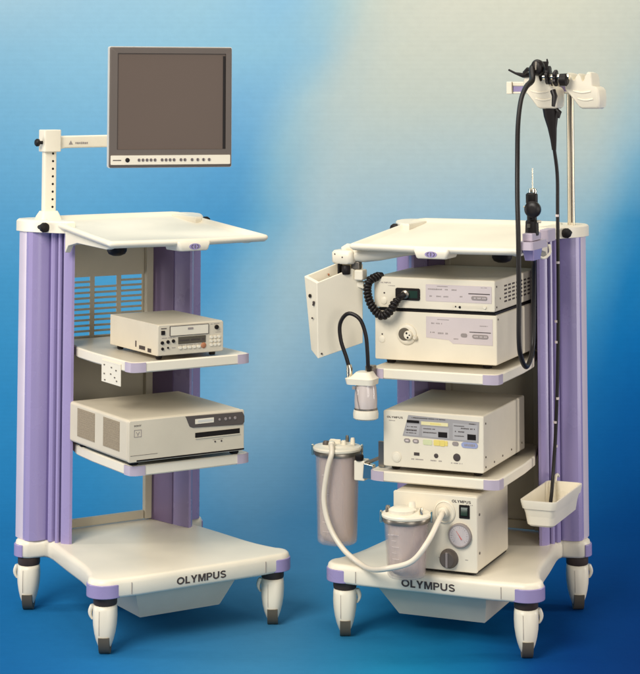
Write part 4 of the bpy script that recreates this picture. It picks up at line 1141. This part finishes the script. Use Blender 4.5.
b = B(); tube(b, [(.300, .33, 1.86), (.306, .325, 1.885), (.304, .325, 1.897)], [.004, .004, .0025], 8); obj('lock_lever', b, 'black', en, smooth=70)
b = B(); tube(b, [(.322, .33, 1.79), (.330, .325, 1.77), (.326, .32, 1.735)], [.010, .010, .006], 10); obj('valve', b, 'rubber', en, smooth=70)
b = B(); tube(b, [(.312, .41, 1.726), (.322, .41, 1.715), (.318, .41, 1.695)], [.006, .009, .005], 10); obj('biopsy_port', b, 'rubber', en, smooth=70)
b = B(); tube(b, [(.145, .40, 1.862), (.170, .395, 1.850), (.200, .39, 1.842), (.225, .385, 1.845)], [.0035, .004, .0085, .0095], 10); obj('suction_nozzle', b, 'black', en, smooth=70)
b = B(); tube(b, [(.21, .37, 1.85), (.225, .36, 1.862), (.245, .36, 1.86)], [.007, .008, .008], 10); obj('cable_boot', b, 'rubber', en, smooth=70)
cord = spline([(.262, .37, 1.862), (.246, .345, 1.868), (0.258, 0.3, 1.825),(0.257, 0.23, 1.8),(0.26, 0.16, 1.757),(0.27, 0.09, 1.675),(0.285, 0.03, 1.562),(0.296, -0.01, 1.435),(0.304, -0.03, 1.309),(0.304, -0.03, 1.119),(0.303, -0.03, 0.993),(0.303, -0.01, 0.937),(0.305, 0.04, 0.899),(0.304, 0.1, 0.923),(0.3, 0.14, 0.972),(0.3, 0.15, 1.101),(0.31, 0.12, 1.218), (.321, .068, 1.25)], 10)
rad = []
for i in range(len(cord)):
    t = i / (len(cord) - 1)
    rad.append(.0105 if t < .12 else (.0105 - .0025 * min(1, (t - .12) / .1)))
obj('universal_cord', tube(B(), cord, rad, 14), 'rubber', en, smooth=80)
ins_ = spline([(.297, .425, 1.60), (.304, .44, 1.50), (.304, .44, 1.37), (.303, .44, 1.07), (.297, .44, .80), (.290, .435, .62), (.285, .42, .50), (.288, .39, .44), (.290, .365, .405)], 10)
obj('insertion_tube', tube(B(), ins_, .0062, 12), 'rubber', en, smooth=80)
b = B()
for z_ in (1.36, 1.20, 1.0, .93, .74, .66, .58):
    lathe(b, (.303 if z_ > 1 else .2965 if z_ > .7 else .2895, .4395 if z_ > .7 else .436, z_), [(.0069, -.004), (.0069, .004)], 12)
obj('depth_mark', b, 'dialface', en)
b = B(); lathe(b, (.321, .068, .018), [(.021, 1.300), (.0225, 1.306), (.021, 1.345), (.016, 1.350), (.0165, 1.40), (.0195, 1.405), (.0195, 1.432), (.015, 1.437)], 22)
cn = obj('light_guide_connector', b, 'black', en)
b = B(); lathe(b, (.331, .050, 1.403), [(.024, -.008), (.027, .0), (.027, .012), (.020, .018), (.010, .019)], 26, 'y'); obj('connector_disc', b, 'rubber', cn)
b = B(); lathe(b, (.324, .068, .018), [(.013, 1.436), (.014, 1.441), (.013, 1.450), (.007, 1.452), (.0025, 1.453), (.0022, 1.517)], 18); obj('light_guide_pin', b, 'chrome', cn)
b = B(); bx(b, .312, .322, .043, .048, 1.344, 1.356); obj('contact', b, 'chrome', cn)
b = B(); tube(b, [(.340, .065, 1.363), (.352, .065, 1.363)], .005, 8); tube(b, [(.306, .065, 1.408), (.294, .065, 1.410)], .003, 8); obj('air_nozzle', b, 'case', cn)

# ------------------------------------------------------------------ tip bin
bn = thing('scope_tray', "deep cream plastic bin hooked at the foot of the right trolley column", 'bin', 'right', (.31, .27, .38))
b = B()
o0, o1 = rr(.272, .365, .135, .425, .020), rr(.258, .382, .105, .446, .020)
o15 = rr(.262, .378, .112, .442, .020)
loft(b, [[(x_, y_, .374) for x_, y_ in inset(o0, .008)], [(x_, y_, .380) for x_, y_ in o0], [(x_, y_, .430) for x_, y_ in rr(.266, .372, .122, .434, .02)], [(x_, y_, .434) for x_, y_ in o15], [(x_, y_, .456) for x_, y_ in o1],
         [(x_, y_, .462) for x_, y_ in o1], [(x_, y_, .462) for x_, y_ in inset(o1, .005)], [(x_, y_, .434) for x_, y_ in inset(o15, .004)], [(x_, y_, .385) for x_, y_ in inset(o0, .003)]])
obj('bin', b, 'cream', bn, smooth=35)
b = B(); tube(b, spline([(.285, .440, .455), (.285, .452, .475), (.285, .47, .478), (.285, .485, .47)], 5), .005, 10); obj('hook', b, 'cream', bn, smooth=80)
